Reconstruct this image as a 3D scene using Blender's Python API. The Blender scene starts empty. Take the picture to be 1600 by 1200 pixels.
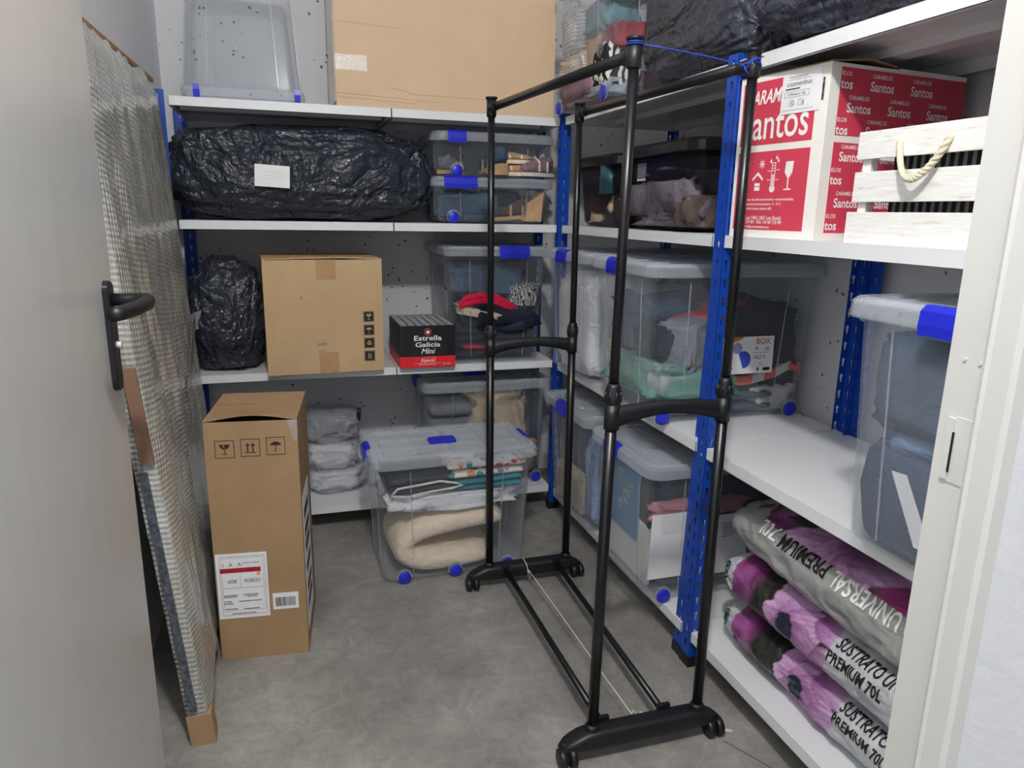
import bpy, bmesh, math, random
from mathutils import Vector, Matrix, noise
from mathutils.geometry import tessellate_polygon
random.seed(4)
SC = bpy.context.scene
COL = SC.collection
PI = math.pi

# ------------------------------------------------------------ camera, world, light, exposure
cam = bpy.data.cameras.new('camera')
cam.sensor_width = 36.0
cam.lens = 36.0 * 1122.4 / 1600.0
cam.clip_start = 0.02
camo = bpy.data.objects.new('camera', cam)
COL.objects.link(camo)
_r = Vector((0.95590855, -0.29312475, 0.01779687))
_u = Vector((0.05166878, 0.22753545, 0.97239804))
_w = Vector((0.28908335, 0.92860406, -0.23264848))
_m = Matrix((_r, _u, -_w)).transposed().to_4x4()
_m.translation = Vector((-1.1104, -2.9504, 1.35))
camo.matrix_world = _m
SC.camera = camo

world = bpy.data.worlds.new('corridor_light')
SC.world = world
world.use_nodes = True
world.node_tree.nodes['Background'].inputs[0].default_value = (0.94, 0.97, 1.0, 1)
world.node_tree.nodes['Background'].inputs[1].default_value = 0.75

LIGHT_XY = (-1.00, -2.74)
LIGHT_Z = 2.80
la = bpy.data.lights.new('ceiling_lamp_light', 'POINT')
la.shadow_soft_size = 0.06
la.energy = 100.0
la.color = (1.0, 0.985, 0.96)
lo = bpy.data.objects.new('ceiling_lamp_light', la)
lo.location = (LIGHT_XY[0], LIGHT_XY[1], LIGHT_Z - 0.10)
COL.objects.link(lo)

SC.view_settings.view_transform = 'Standard'
SC.view_settings.look = 'None'
SC.view_settings.gamma = 1.0
SC.view_settings.exposure = 0.16
SC.view_settings.use_curve_mapping = False
SC.cycles.transparent_max_bounces = 48
SC.cycles.max_bounces = 10
SC.cycles.diffuse_bounces = 5

# ------------------------------------------------------------ materials
def lin(c):
    return tuple((v / 255 / 12.92) if v / 255 <= 0.04045 else ((v / 255 + 0.055) / 1.055) ** 2.4 for v in c)

class NT:
    def __init__(s, name):
        s.m = bpy.data.materials.new(name)
        s.m.use_nodes = True
        s.t = s.m.node_tree
        s.n = s.t.nodes
        s.b = s.n['Principled BSDF']
        s.out = s.n['Material Output']
    def node(s, kind, **kw):
        nd = s.n.new(kind)
        for k, v in kw.items():
            if hasattr(nd, k):
                setattr(nd, k, v)
            else:
                nd.inputs[k].default_value = v
        return nd
    def link(s, a, b):
        s.t.links.new(a, b)
    def coord(s, scale=(1, 1, 1), kind='Object'):
        tc = s.node('ShaderNodeTexCoord')
        mp = s.node('ShaderNodeMapping')
        mp.inputs['Scale'].default_value = scale
        s.link(tc.outputs[kind], mp.inputs['Vector'])
        return mp.outputs['Vector']
    def noise(s, vec, scale, detail=4, rough=0.55):
        nd = s.node('ShaderNodeTexNoise')
        nd.inputs['Scale'].default_value = scale
        nd.inputs['Detail'].default_value = detail
        nd.inputs['Roughness'].default_value = rough
        s.link(vec, nd.inputs['Vector'])
        return nd.outputs['Fac']
    def ramp(s, fac, stops):
        rp = s.node('ShaderNodeValToRGB')
        els = rp.color_ramp.elements
        while len(els) < len(stops):
            els.new(0.5)
        for e, (p, c) in zip(els, stops):
            e.position = p
            e.color = (*c, 1) if len(c) == 3 else c
        s.link(fac, rp.inputs['Fac'])
        return rp.outputs['Color']
    def bump(s, fac, strength, dist=0.01):
        bp = s.node('ShaderNodeBump')
        bp.inputs['Strength'].default_value = strength
        bp.inputs['Distance'].default_value = dist
        s.link(fac, bp.inputs['Height'])
        s.link(bp.outputs['Normal'], s.b.inputs['Normal'])
        return bp

def flat(name, rgb, rough=0.5, metal=0.0, var=0.06, scale=25, bump=0.0, bscale=200, spec=0.5):
    t = NT(name)
    v = t.coord()
    c = lin(rgb)
    f = t.noise(v, scale)
    lo_ = tuple(x * (1 - var) for x in c)
    hi_ = tuple(min(1, x * (1 + var)) for x in c)
    t.link(t.ramp(f, [(0.3, lo_), (0.7, hi_)]), t.b.inputs['Base Color'])
    t.b.inputs['Roughness'].default_value = rough
    t.b.inputs['Metallic'].default_value = metal
    t.b.inputs['Specular IOR Level'].default_value = spec
    if bump:
        t.bump(t.noise(v, bscale, 3), bump, 0.004)
    return t.m

def mk_concrete():
    t = NT('polished_concrete')
    v = t.coord()
    f1 = t.noise(v, 2.2, 8, 0.62)
    f2 = t.noise(v, 17, 9, 0.78); f2.node.inputs['Distortion'].default_value = 0.8
    a = t.ramp(f1, [(0.30, lin((122, 119, 115))), (0.5, lin((150, 147, 142))), (0.72, lin((176, 173, 167)))])
    b = t.ramp(f2, [(0.30, (0.66, 0.66, 0.66)), (0.70, (1.16, 1.16, 1.16))])
    mx = t.node('ShaderNodeMix', data_type='RGBA', blend_type='MULTIPLY')
    mx.inputs['Factor'].default_value = 1.0
    t.link(a, mx.inputs['A']); t.link(b, mx.inputs['B'])
    t.link(mx.outputs['Result'], t.b.inputs['Base Color'])
    t.b.inputs['Roughness'].default_value = 0.48
    t.bump(f2, 0.12, 0.004)
    return t.m

def mk_wall(name, rgb, pits):
    t = NT(name)
    v = t.coord()
    c = lin(rgb)
    col = t.ramp(t.noise(v, 1.7, 6), [(0.3, tuple(x * 0.9 for x in c)), (0.7, c)])
    if pits:
        vo = t.node('ShaderNodeTexVoronoi')
        vo.inputs['Scale'].default_value = 34
        vo.inputs['Randomness'].default_value = 1.0
        # warped, so the pits are ragged
        wn = t.node('ShaderNodeTexNoise'); wn.inputs['Scale'].default_value = 60
        t.link(v, wn.inputs['Vector'])
        av = t.node('ShaderNodeVectorMath', operation='MULTIPLY_ADD')
        av.inputs[1].default_value = (0.02, 0.02, 0.02)
        t.link(wn.outputs['Color'], av.inputs[0]); t.link(v, av.inputs[2])
        t.link(av.outputs[0], vo.inputs['Vector'])
        mask = t.ramp(t.noise(v, 11, 2), [(0.42, (0.0, 0.0, 0.0)), (0.70, (0.27, 0.27, 0.27))])
        lt = t.node('ShaderNodeMath', operation='LESS_THAN')
        t.link(vo.outputs['Distance'], lt.inputs[0]); t.link(mask, lt.inputs[1])
        mx = t.node('ShaderNodeMix', data_type='RGBA')
        t.link(lt.outputs[0], mx.inputs['Factor'])
        t.link(col, mx.inputs['A'])
        mx.inputs['B'].default_value = (*lin((105, 104, 104)), 1)
        col = mx.outputs['Result']
    t.link(col, t.b.inputs['Base Color'])
    t.b.inputs['Roughness'].default_value = 0.85
    t.bump(t.noise(v, 55 if not pits else 35, 5, 0.6), 0.22 if not pits else 0.25, 0.006)
    return t.m

def mk_card(name, rgb, dirt=0.1):
    t = NT(name)
    v = t.coord()
    c = lin(rgb)
    f = t.noise(v, 6, 6, 0.65)
    col = t.ramp(f, [(0.25, tuple(x * (1 - dirt * 1.4) for x in c)), (0.75, tuple(min(1, x * (1 + dirt * 0.5)) for x in c))])
    t.link(col, t.b.inputs['Base Color'])
    t.b.inputs['Roughness'].default_value = 0.78
    t.b.inputs['Specular IOR Level'].default_value = 0.25
    wv = t.node('ShaderNodeTexWave', wave_type='BANDS', bands_direction='X')
    wv.inputs['Scale'].default_value = 40
    wv.inputs['Distortion'].default_value = 0.4
    t.link(v, wv.inputs['Vector'])
    t.bump(wv.outputs['Fac'], 0.04, 0.002)
    return t.m

def mk_bin_bag(name, rgb=(46, 50, 61), rough=0.27):
    t = NT(name)
    v = t.coord((1, 1, 1))
    t.b.inputs['Base Color'].default_value = (*lin(rgb), 1)
    t.b.inputs['Roughness'].default_value = rough
    f1 = t.noise(v, 3.6, 3, 0.5)
    f1.node.inputs['Distortion'].default_value = 1.6
    f2 = t.noise(v, 15, 3, 0.5)
    f2.node.inputs['Distortion'].default_value = 2.5
    ab = t.node('ShaderNodeMath', operation='SUBTRACT'); ab.inputs[1].default_value = 0.5
    t.link(f1, ab.inputs[0])
    a2 = t.node('ShaderNodeMath', operation='ABSOLUTE'); t.link(ab.outputs[0], a2.inputs[0])
    ml = t.node('ShaderNodeMath', operation='MULTIPLY_ADD'); ml.inputs[1].default_value = 2.0
    t.link(a2.outputs[0], ml.inputs[0])
    m3 = t.node('ShaderNodeMath', operation='MULTIPLY'); m3.inputs[1].default_value = 0.30
    t.link(f2, m3.inputs[0]); t.link(m3.outputs[0], ml.inputs[2])
    t.bump(ml.outputs[0], 0.85, 0.05)
    return t.m

def mk_film(name, tint, haze_rgb, haze, rough=0.15):
    """clear or smoked plastic: part of the light goes straight through, part is scattered"""
    t = NT(name)
    tr = t.node('ShaderNodeBsdfTransparent'); tr.inputs['Color'].default_value = (*tint, 1)
    t.b.inputs['Base Color'].default_value = (*lin(haze_rgb), 1)
    t.b.inputs['Roughness'].default_value = rough
    mx = t.node('ShaderNodeMixShader')
    fr = t.node('ShaderNodeLayerWeight'); fr.inputs['Blend'].default_value = 0.22
    ma = t.node('ShaderNodeMath', operation='MULTIPLY_ADD', use_clamp=True)
    ma.inputs[1].default_value = 0.42; ma.inputs[2].default_value = haze
    t.link(fr.outputs['Facing'], ma.inputs[0])
    t.link(ma.outputs[0], mx.inputs['Fac'])
    t.link(tr.outputs[0], mx.inputs[1]); t.link(t.b.outputs[0], mx.inputs[2])
    t.link(mx.outputs[0], t.out.inputs['Surface'])
    return t.m

def mk_cloth(name, rgb, var=0.18, rough=0.9, wscale=160):
    t = NT(name)
    v = t.coord()
    c = lin(rgb)
    f = t.noise(v, 9, 5)
    t.link(t.ramp(f, [(0.3, tuple(x * (1 - var) for x in c)), (0.7, tuple(min(1, x * (1 + var)) for x in c))]), t.b.inputs['Base Color'])
    t.b.inputs['Roughness'].default_value = rough
    t.b.inputs['Specular IOR Level'].default_value = 0.15
    f1 = t.noise(v, 16, 5, 0.6); f1.node.inputs['Distortion'].default_value = 1.0
    t.bump(f1, 0.7, 0.02)
    return t.m

def mk_stripes(name, c1, c2, scale, distort, direction='X', thr=0.5):
    t = NT(name)
    v = t.coord()
    wv = t.node('ShaderNodeTexWave', wave_type='BANDS', bands_direction=direction)
    wv.inputs['Scale'].default_value = scale
    wv.inputs['Distortion'].default_value = distort
    wv.inputs['Detail Scale'].default_value = 2.0
    t.link(v, wv.inputs['Vector'])
    col = t.ramp(wv.outputs['Fac'], [(thr - 0.03, lin(c1)), (thr + 0.03, lin(c2))])
    t.link(col, t.b.inputs['Base Color'])
    t.b.inputs['Roughness'].default_value = 0.85
    t.bump(t.noise(v, 30, 4), 0.4, 0.01)
    return t.m

def mk_dots(name, base, cols, scale):
    t = NT(name)
    v = t.coord()
    vo = t.node('ShaderNodeTexVoronoi'); vo.inputs['Scale'].default_value = scale
    t.link(v, vo.inputs['Vector'])
    lt = t.node('ShaderNodeMath', operation='LESS_THAN'); lt.inputs[1].default_value = 0.42
    t.link(vo.outputs['Distance'], lt.inputs[0])
    sx = t.node('ShaderNodeSeparateColor'); t.link(vo.outputs['Color'], sx.inputs[0])
    rp = t.node('ShaderNodeValToRGB'); rp.color_ramp.interpolation = 'CONSTANT'
    els = rp.color_ramp.elements
    while len(els) < len(cols):
        els.new(0.5)
    for i, (e, c) in enumerate(zip(els, cols)):
        e.position = i / len(cols); e.color = (*lin(c), 1)
    t.link(sx.outputs[0], rp.inputs['Fac'])
    mx = t.node('ShaderNodeMix', data_type='RGBA')
    mx.inputs['A'].default_value = (*lin(base), 1)
    t.link(lt.outputs[0], mx.inputs['Factor']); t.link(rp.outputs[0], mx.inputs['B'])
    t.link(mx.outputs['Result'], t.b.inputs['Base Color'])
    t.b.inputs['Roughness'].default_value = 0.85
    return t.m

def mk_bubble():
    t = NT('bubble_wrap')
    v = t.coord((1, 1, 1))
    # rows of small bubbles; the sheet is laid a little askew so the rows run at a slant
    tc = t.node('ShaderNodeMapping'); tc.inputs['Rotation'].default_value = (0.12, 0, 0)
    t.link(v, tc.inputs['Vector'])
    sp = t.node('ShaderNodeSeparateXYZ'); t.link(tc.outputs[0], sp.inputs[0])
    wob = t.noise(v, 3.0, 3)
    def cosrow(sock, k):
        a = t.node('ShaderNodeMath', operation='MULTIPLY_ADD'); a.inputs[1].default_value = k
        t.link(sock, a.inputs[0])
        w = t.node('ShaderNodeMath', operation='MULTIPLY'); w.inputs[1].default_value = 9.0
        t.link(wob, w.inputs[0]); t.link(w.outputs[0], a.inputs[2])
        c = t.node('ShaderNodeMath', operation='COSINE'); t.link(a.outputs[0], c.inputs[0])
        return c.outputs[0]
    cy_, cz_ = cosrow(sp.outputs[1], 2 * PI / 0.013), cosrow(sp.outputs[2], 2 * PI / 0.0135)
    cx_ = cosrow(sp.outputs[0], 2 * PI / 0.013)
    mx0 = t.node('ShaderNodeMath', operation='MULTIPLY_ADD'); mx0.inputs[1].default_value = 0.7
    t.link(cx_, mx0.inputs[0]); t.link(cy_, mx0.inputs[2])
    mu = t.node('ShaderNodeMath', operation='ADD'); t.link(mx0.outputs[0], mu.inputs[0]); t.link(cz_, mu.inputs[1])
    sc = t.node('ShaderNodeMath', operation='MULTIPLY_ADD'); sc.inputs[1].default_value = 0.25; sc.inputs[2].default_value = 0.5
    t.link(mu.outputs[0], sc.inputs[0])
    big = t.noise(v, 2.5, 5)
    col = t.ramp(big, [(0.3, lin((164, 163, 154))), (0.5, lin((184, 183, 175))), (0.7, lin((204, 205, 201)))])
    dark = t.ramp(sc.outputs[0], [(0.0, (0.78, 0.78, 0.78)), (0.5, (1.0, 1.0, 1.0))])
    mx = t.node('ShaderNodeMix', data_type='RGBA', blend_type='MULTIPLY'); mx.inputs['Factor'].default_value = 1.0
    t.link(col, mx.inputs['A']); t.link(dark, mx.inputs['B'])
    t.link(mx.outputs['Result'], t.b.inputs['Base Color'])
    t.b.inputs['Roughness'].default_value = 0.22
    t.b.inputs['Coat Weight'].default_value = 0.5
    t.b.inputs['Coat Roughness'].default_value = 0.1
    cr = t.noise(v, 7, 6, 0.6); cr.node.inputs['Distortion'].default_value = 1.0
    ad = t.node('ShaderNodeMath', operation='MULTIPLY_ADD'); ad.inputs[1].default_value = 2.2
    t.link(cr, ad.inputs[0]); t.link(sc.outputs[0], ad.inputs[2])
    t.bump(ad.outputs[0], 0.55, 0.006)
    return t.m

def mk_attr(name, rough=0.3):
    t = NT(name)
    at = t.node('ShaderNodeVertexColor'); at.layer_name = 'print'
    t.link(at.outputs['Color'], t.b.inputs['Base Color'])
    t.b.inputs['Roughness'].default_value = rough
    f1 = t.noise(t.coord(), 13, 6, 0.6); f1.node.inputs['Distortion'].default_value = 1.2
    t.bump(f1, 0.5, 0.02)
    return t.m

def mk_wood_white():
    t = NT('whitewashed_wood')
    v = t.coord((2.0, 3.0, 30.0))
    f = t.noise(v, 4, 6, 0.7)
    t.link(t.ramp(f, [(0.28, lin((196, 186, 174))), (0.42, lin((236, 234, 230))), (0.7, lin((248, 248, 246)))]), t.b.inputs['Base Color'])
    t.b.inputs['Roughness'].default_value = 0.7
    t.bump(f, 0.3, 0.004)
    return t.m

def mk_door():
    t = NT('grey_door_steel')
    v = t.coord((6, 6, 0.7))
    f = t.noise(v, 3, 5)
    t.link(t.ramp(f, [(0.3, lin((203, 202, 198))), (0.7, lin((208, 207, 203)))]), t.b.inputs['Base Color'])
    t.b.inputs['Roughness'].default_value = 0.30
    t.b.inputs['Metallic'].default_value = 0.2
    t.bump(t.noise(t.coord(), 160, 3), 0.08, 0.002)
    return t.m

M = dict(
    floor=mk_concrete(),
    wall=mk_wall('white_plaster', (232, 233, 236), False),
    wallp=mk_wall('pitted_concrete_painted_white', (222, 223, 226), True),
    ceil=flat('white_ceiling', (236, 236, 236), 0.9),
    shelf=flat('white_shelf_enamel', (232, 234, 236), 0.32, var=0.02, scale=3),
    blue=flat('blue_post_enamel', (16, 70, 172), 0.33, var=0.05, scale=8),
    black=flat('black_tube_enamel', (16, 17, 20), 0.32, var=0.1),
    blackp=flat('black_moulded_plastic', (21, 22, 26), 0.42, var=0.1, bump=0.1, bscale=500),
    door=mk_door(),
    frame=flat('grey_white_frame_paint', (203, 202, 198), 0.35, var=0.02, scale=4),
    steel=flat('strike_plate_steel', (206, 209, 206), 0.35, metal=0.1),
    card=mk_card('tan_cardboard', (204, 174, 134)),
    card2=mk_card('brown_cardboard', (168, 138, 104), 0.14),
    card3=mk_card('pale_cardboard', (222, 194, 162), 0.05),
    cardw=mk_card('white_card', (240, 238, 232), 0.03),
    cardin=flat('cardboard_cut_edge', (150, 116, 78), 0.9),
    hole=flat('dark_gap', (14, 12, 12), 0.9),
    red=flat('red_print', (210, 66, 88), 0.45, var=0.05, scale=14),
    ink=flat('black_print', (24, 22, 22), 0.6),
    inkb=flat('brown_black_print', (52, 34, 24), 0.6),
    inkw=flat('white_print', (246, 244, 240), 0.5),
    paper=flat('white_paper', (236, 236, 238), 0.75, var=0.03),
    tape=flat('brown_packing_tape', (186, 146, 104), 0.25, var=0.05),
    tapec=flat('whitish_packing_tape', (226, 214, 198), 0.2, var=0.06, bump=0.5, bscale=120),
    bag=mk_bin_bag('black_bin_bag'),
    bagg=mk_bin_bag('dark_grey_bin_bag', (60, 63, 76), 0.3),
    clear=mk_film('clear_container_plastic', (0.975, 0.98, 0.985), (208, 214, 222), 0.028),
    lid=mk_film('clear_lid_plastic', (0.94, 0.95, 0.965), (220, 226, 234), 0.20, 0.2),
    smoke=mk_film('smoked_container_plastic', (0.58, 0.57, 0.60), (70, 68, 74), 0.10),
    smokel=mk_film('smoked_lid_plastic', (0.35, 0.35, 0.36), (34, 34, 38), 0.55, 0.2),
    bag_clear=mk_film('thin_clear_bag', (0.93, 0.94, 0.95), (226, 228, 232), 0.30, 0.15),
    bluep=flat('royal_blue_plastic', (34, 44, 200), 0.35, var=0.04),
    rope=flat('cream_cotton_rope', (216, 208, 184), 0.9, var=0.12, scale=120, bump=0.5, bscale=300),
    bcord=flat('blue_cord', (40, 72, 190), 0.6),
    wcord=flat('white_cord', (222, 218, 210), 0.8),
    wood=mk_wood_white(),
    ply=flat('pale_wood_veneer', (196, 158, 118), 0.6, var=0.15, scale=30),
    bubble=mk_bubble(), crease=flat('carton_crease', (200, 166, 130), .85),
    lampw=flat('lamp_housing', (240, 240, 240), 0.4),
)
def emis(name, rgb, s):
    t = NT(name)
    t.b.inputs['Emission Color'].default_value = (*rgb, 1)
    t.b.inputs['Emission Strength'].default_value = s
    return t.m
M['glow'] = emis('lamp_diffuser_glow', (1, 0.98, 0.95), 6.0)

# ------------------------------------------------------------ mesh helpers
class MB:
    def __init__(s):
        s.v = []; s.f = []; s.mi = []; s.sm = []
    def add(s, vs, fs, mi=0, smooth=False):
        o = len(s.v)
        s.v += [tuple(p) for p in vs]
        s.f += [tuple(i + o for i in f) for f in fs]
        s.mi += [mi] * len(fs); s.sm += [smooth] * len(fs)
        return s
    def box(s, x0, x1, y0, y1, z0, z1, mi=0):
        vs = [(x0, y0, z0), (x1, y0, z0), (x1, y1, z0), (x0, y1, z0), (x0, y0, z1), (x1, y0, z1), (x1, y1, z1), (x0, y1, z1)]
        return s.add(vs, [(3, 2, 1, 0), (4, 5, 6, 7), (0, 1, 5, 4), (1, 2, 6, 5), (2, 3, 7, 6), (3, 0, 4, 7)], mi)
    def bbox(s, x0, x1, y0, y1, z0, z1, b=0.003, mi=0):
        """box with chamfered edges"""
        bm = bmesh.new()
        bmesh.ops.create_cube(bm, size=1.0)
        for v in bm.verts:
            v.co = Vector((x0 + (v.co.x + .5) * (x1 - x0), y0 + (v.co.y + .5) * (y1 - y0), z0 + (v.co.z + .5) * (z1 - z0)))
        bmesh.ops.bevel(bm, geom=list(bm.edges), offset=b, segments=2, affect='EDGES', profile=0.7)
        bm.verts.index_update()
        s.add([v.co[:] for v in bm.verts], [[v.index for v in f.verts] for f in bm.faces], mi)
        bm.free()
        return s
    def loft(s, loops, cap0=True, cap1=True, mi=0, smooth=False, closed=True):
        n = len(loops[0]); vs = [p for l in loops for p in l]; fs = []
        for k in range(len(loops) - 1):
            for i in range(n if closed else n - 1):
                j = (i + 1) % n
                fs.append((k * n + i, k * n + j, (k + 1) * n + j, (k + 1) * n + i))
        if cap0: fs.append(tuple(range(n - 1, -1, -1)))
        if cap1: fs.append(tuple((len(loops) - 1) * n + i for i in range(n)))
        return s.add(vs, fs, mi, smooth)
    def tube(s, pts, r, n=12, mi=0, caps=True, smooth=True):
        pts = [Vector(p) for p in pts]
        rs = r if isinstance(r, (list, tuple)) else [r] * len(pts)
        loops = []; up = None
        for k, p in enumerate(pts):
            d = (pts[min(k + 1, len(pts) - 1)] - pts[max(k - 1, 0)])
            if d.length < 1e-9: d = Vector((0, 0, 1))
            d.normalize()
            if up is None:
                up = Vector((0, 0, 1)) if abs(d.z) < 0.9 else Vector((1, 0, 0))
            a = d.cross(up)
            if a.length < 1e-6: a = d.cross(Vector((0, 1, 0)))
            a.normalize(); b = a.cross(d).normalized(); up = b
            loops.append([p + (a * math.cos(t) + b * math.sin(t)) * rs[k] for t in [2 * PI * i / n for i in range(n)]])
        return s.loft(loops, caps, caps, mi, smooth)
    def prism(s, poly, place, th, mi=0):
        """poly: 2D points; place(u,v,w) -> 3D"""
        n = len(poly)
        tris = tessellate_polygon([[Vector((p[0], p[1], 0)) for p in poly]])
        vs = [place(p[0], p[1], 0) for p in poly] + [place(p[0], p[1], th) for p in poly]
        fs = [tuple(t) for t in tris] + [tuple(i + n for i in reversed(t)) for t in tris]
        fs += [(i, (i + 1) % n, (i + 1) % n + n, i + n) for i in range(n)]
        return s.add(vs, fs, mi)
    def mesh(s, name, mats):
        me = bpy.data.meshes.new(name)
        me.from_pydata([tuple(v) for v in s.v], [], s.f)
        for m in (mats if isinstance(mats, (list, tuple)) else [mats]):
            me.materials.append(m)
        me.polygons.foreach_set('material_index', s.mi)
        me.polygons.foreach_set('use_smooth', s.sm)
        bm = bmesh.new(); bm.from_mesh(me)
        bmesh.ops.recalc_face_normals(bm, faces=bm.faces)
        bm.to_mesh(me); bm.free()
        me.update()
        return me
    def build(s, name, mats, parent=None, label=None):
        o = bpy.data.objects.new(name, s.mesh(name, mats))
        COL.objects.link(o)
        if parent: o.parent = parent
        if label: o['label'] = label
        return o

def thing(name, label, cat, loc=(0, 0, 0), rz=0.0, group=None):
    o = bpy.data.objects.new(name, None)
    o.empty_display_size = 0.05
    COL.objects.link(o)
    o.location = loc; o.rotation_euler = (0, 0, rz)
    o['label'] = label; o['category'] = cat
    if group: o['group'] = group
    return o
def tag(o, label, cat, group=None):
    o['label'] = label; o['category'] = cat
    if group: o['group'] = group
    return o
def struct(o):
    o['kind'] = 'structure'; return o
def copy_tree(o, parent=None):
    c = o.copy(); COL.objects.link(c); c.parent = parent
    for ch in list(o.children):
        copy_tree(ch, c)
    return c

def rrect(w, d, r, n=4, cx=0, cy=0):
    pts = []
    for (sx, sy, a0) in ((1, 1, 0), (-1, 1, 90), (-1, -1, 180), (1, -1, 270)):
        for i in range(n + 1):
            a = math.radians(a0 + 90 * i / n)
            pts.append((cx + sx * (w / 2 - r) + r * math.cos(a), cy + sy * (d / 2 - r) + r * math.sin(a)))
    return pts
def at_z(pts, z): return [(x, y, z) for x, y in pts]

_tc = {}
def text_geo(body, h, bold=0.0, shear=0.0, sx=1.0):
    """vertices and faces of a flat lettering, cap height h, origin at left of baseline"""
    key = (body, bold, shear)
    if key not in _tc:
        cu = bpy.data.curves.new('t', 'FONT')
        cu.body = body; cu.size = 1.0; cu.offset = bold; cu.shear = shear
        cu.resolution_u = 3; cu.fill_mode = 'FRONT'
        ob = bpy.data.objects.new('t', cu); COL.objects.link(ob)
        dg = bpy.context.evaluated_depsgraph_get()
        me = bpy.data.meshes.new_from_object(ob.evaluated_get(dg))
        vs = [tuple(v.co) for v in me.vertices]; fs = [tuple(p.vertices) for p in me.polygons]
        bpy.data.objects.remove(ob); bpy.data.curves.remove(cu); bpy.data.meshes.remove(me)
        _tc[key] = (vs, fs)
    vs, fs = _tc[key]
    k = h / 0.69
    return [(x * k * sx, y * k) for x, y, _ in vs], fs
def text_w(body, h, bold=0.0, shear=0.0, sx=1.0):
    vs, _ = text_geo(body, h, bold, shear, sx)
    return max(v[0] for v in vs) if vs else 0
def fit(body, h, width, bold=0.0, shear=0.0):
    w = text_w(body, h, bold, shear)
    return width / w if w else 1.0

class Face:
    """a flat print area: o origin (bottom left), u right, v up; n outward"""
    def __init__(s, o, u, v):
        s.o = Vector(o); s.u = Vector(u).normalized(); s.v = Vector(v).normalized(); s.n = s.u.cross(s.v)
    def p(s, a, b, w=0.0): return s.o + s.u * a + s.v * b + s.n * w
    def text(s, mb, body, a, b, h, w=0.0012, bold=0.0, shear=0.0, width=None, sx=1.0, rot=0.0, mi=0):
        if width: sx = fit(body, h, width, bold, shear)
        vs, fs = text_geo(body, h, bold, shear, sx)
        c, si = math.cos(rot), math.sin(rot)
        mb.add([s.p(a + x * c - y * si, b + x * si + y * c, w) for x, y in vs], fs, mi)
    def rect(s, mb, a0, a1, b0, b1, w0=0.0, w1=0.0006, mi=0):
        mb.prism([(a0, b0), (a1, b0), (a1, b1), (a0, b1)], lambda x, y, t: s.p(x, y, w0 + t), w1 - w0, mi)
    def poly(s, mb, pts, w0=0.0, w1=0.0006, mi=0):
        mb.prism(pts, lambda x, y, t: s.p(x, y, w0 + t), w1 - w0, mi)
    def outline(s, mb, a0, a1, b0, b1, t, w0, w1, mi=0):
        s.rect(mb, a0, a1, b0, b0 + t, w0, w1, mi); s.rect(mb, a0, a1, b1 - t, b1, w0, w1, mi)
        s.rect(mb, a0, a0 + t, b0 + t, b1 - t, w0, w1, mi); s.rect(mb, a1 - t, a1, b0 + t, b1 - t, w0, w1, mi)
    def barcode(s, mb, a0, a1, b0, b1, w0, w1, seed=1, vertical=False, mi=0):
        rnd = random.Random(seed); x = a0 if not vertical else b0; end = a1 if not vertical else b1
        while x < end:
            t = rnd.choice((.0008, .0014, .0022)) * (end - (a0 if not vertical else b0)) / 0.06
            if not vertical: s.rect(mb, x, min(x + t, end), b0, b1, w0, w1, mi)
            else: s.rect(mb, a0, a1, x, min(x + t, end), w0, w1, mi)
            x += t + rnd.choice((.0008, .0014)) * (end - (a0 if not vertical else b0)) / 0.06

def arc(cx, cy, r, a0, a1, n=10, ry=None):
    ry = r if ry is None else ry
    return [(cx + r * math.cos(math.radians(a0 + (a1 - a0) * i / n)), cy + ry * math.sin(math.radians(a0 + (a1 - a0) * i / n))) for i in range(n + 1)]

def picto(F, mb, kind, cx, cy, s, w0, w1, mi=0):
    """shipping pictograms, s = half size"""
    R = lambda x0, x1, y0, y1: F.rect(mb, cx + x0 * s, cx + x1 * s, cy + y0 * s, cy + y1 * s, w0, w1, mi)
    P = lambda pts: F.poly(mb, [(cx + x * s, cy + y * s) for x, y in pts], w0, w1, mi)
    if kind == 'glass':
        P([(-.6, .62), (-.12, .62), (-.22, .3), (0, .2), (-.04, .0), (.0, -.05), (-.06, -.06), (-.4, .12), (-.56, .38)])
        P([(.6, .62), (.56, .38), (.4, .12), (.05, -.06), (.02, .04), (.08, .24), (-.1, .34), (0, .62)])
        R(-.05, .05, -.62, -.02); R(-.32, .32, -.7, -.6)
    elif kind == 'goblet':
        P([(-.3, .9), (.36, .9), (.32, .2), (.1, -.1), (.04, -.2), (-.04, -.2), (-.1, -.1), (-.34, .2)])
        R(-.045, .045, -.85, -.18); R(-.3, .3, -.92, -.84)
    elif kind == 'arrows':
        for x in (-.32, .32):
            R(x - .08, x + .08, -.55, .35)
            P([(x, .62), (x + .26, .3), (x + .16, .22), (x, .4), (x - .16, .22), (x - .26, .3)])
        R(-.7, .7, -.7, -.6)
    elif kind == 'bars':
        for x in (-.25, .25): R(x - .1, x + .1, -.35, .6)
        R(-.5, .5, -.6, -.48)
    elif kind == 'umbrella':
        P(arc(0, .05, .68, 0, 180, 14, .52) + [(-.45, .14), (-.23, .05), (0, .14), (.23, .05), (.45, .14)])
        R(-.045, .045, -.6, .6)
        P(arc(-.11, -.58, .155, 180, 360, 6) + arc(-.11, -.58, .07, 360, 180, 6))
    elif kind == 'recycle':
        for k in range(3):
            a = math.radians(120 * k); c, si = math.cos(a), math.sin(a)
            rt = lambda x, y: (x * c - y * si, x * si + y * c)
            P([rt(x, y) for x, y in ((-.5, -.42), (.18, -.42), (.18, -.56), (.46, -.3), (.18, -.06), (.18, -.2), (-.36, -.2))])

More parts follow.
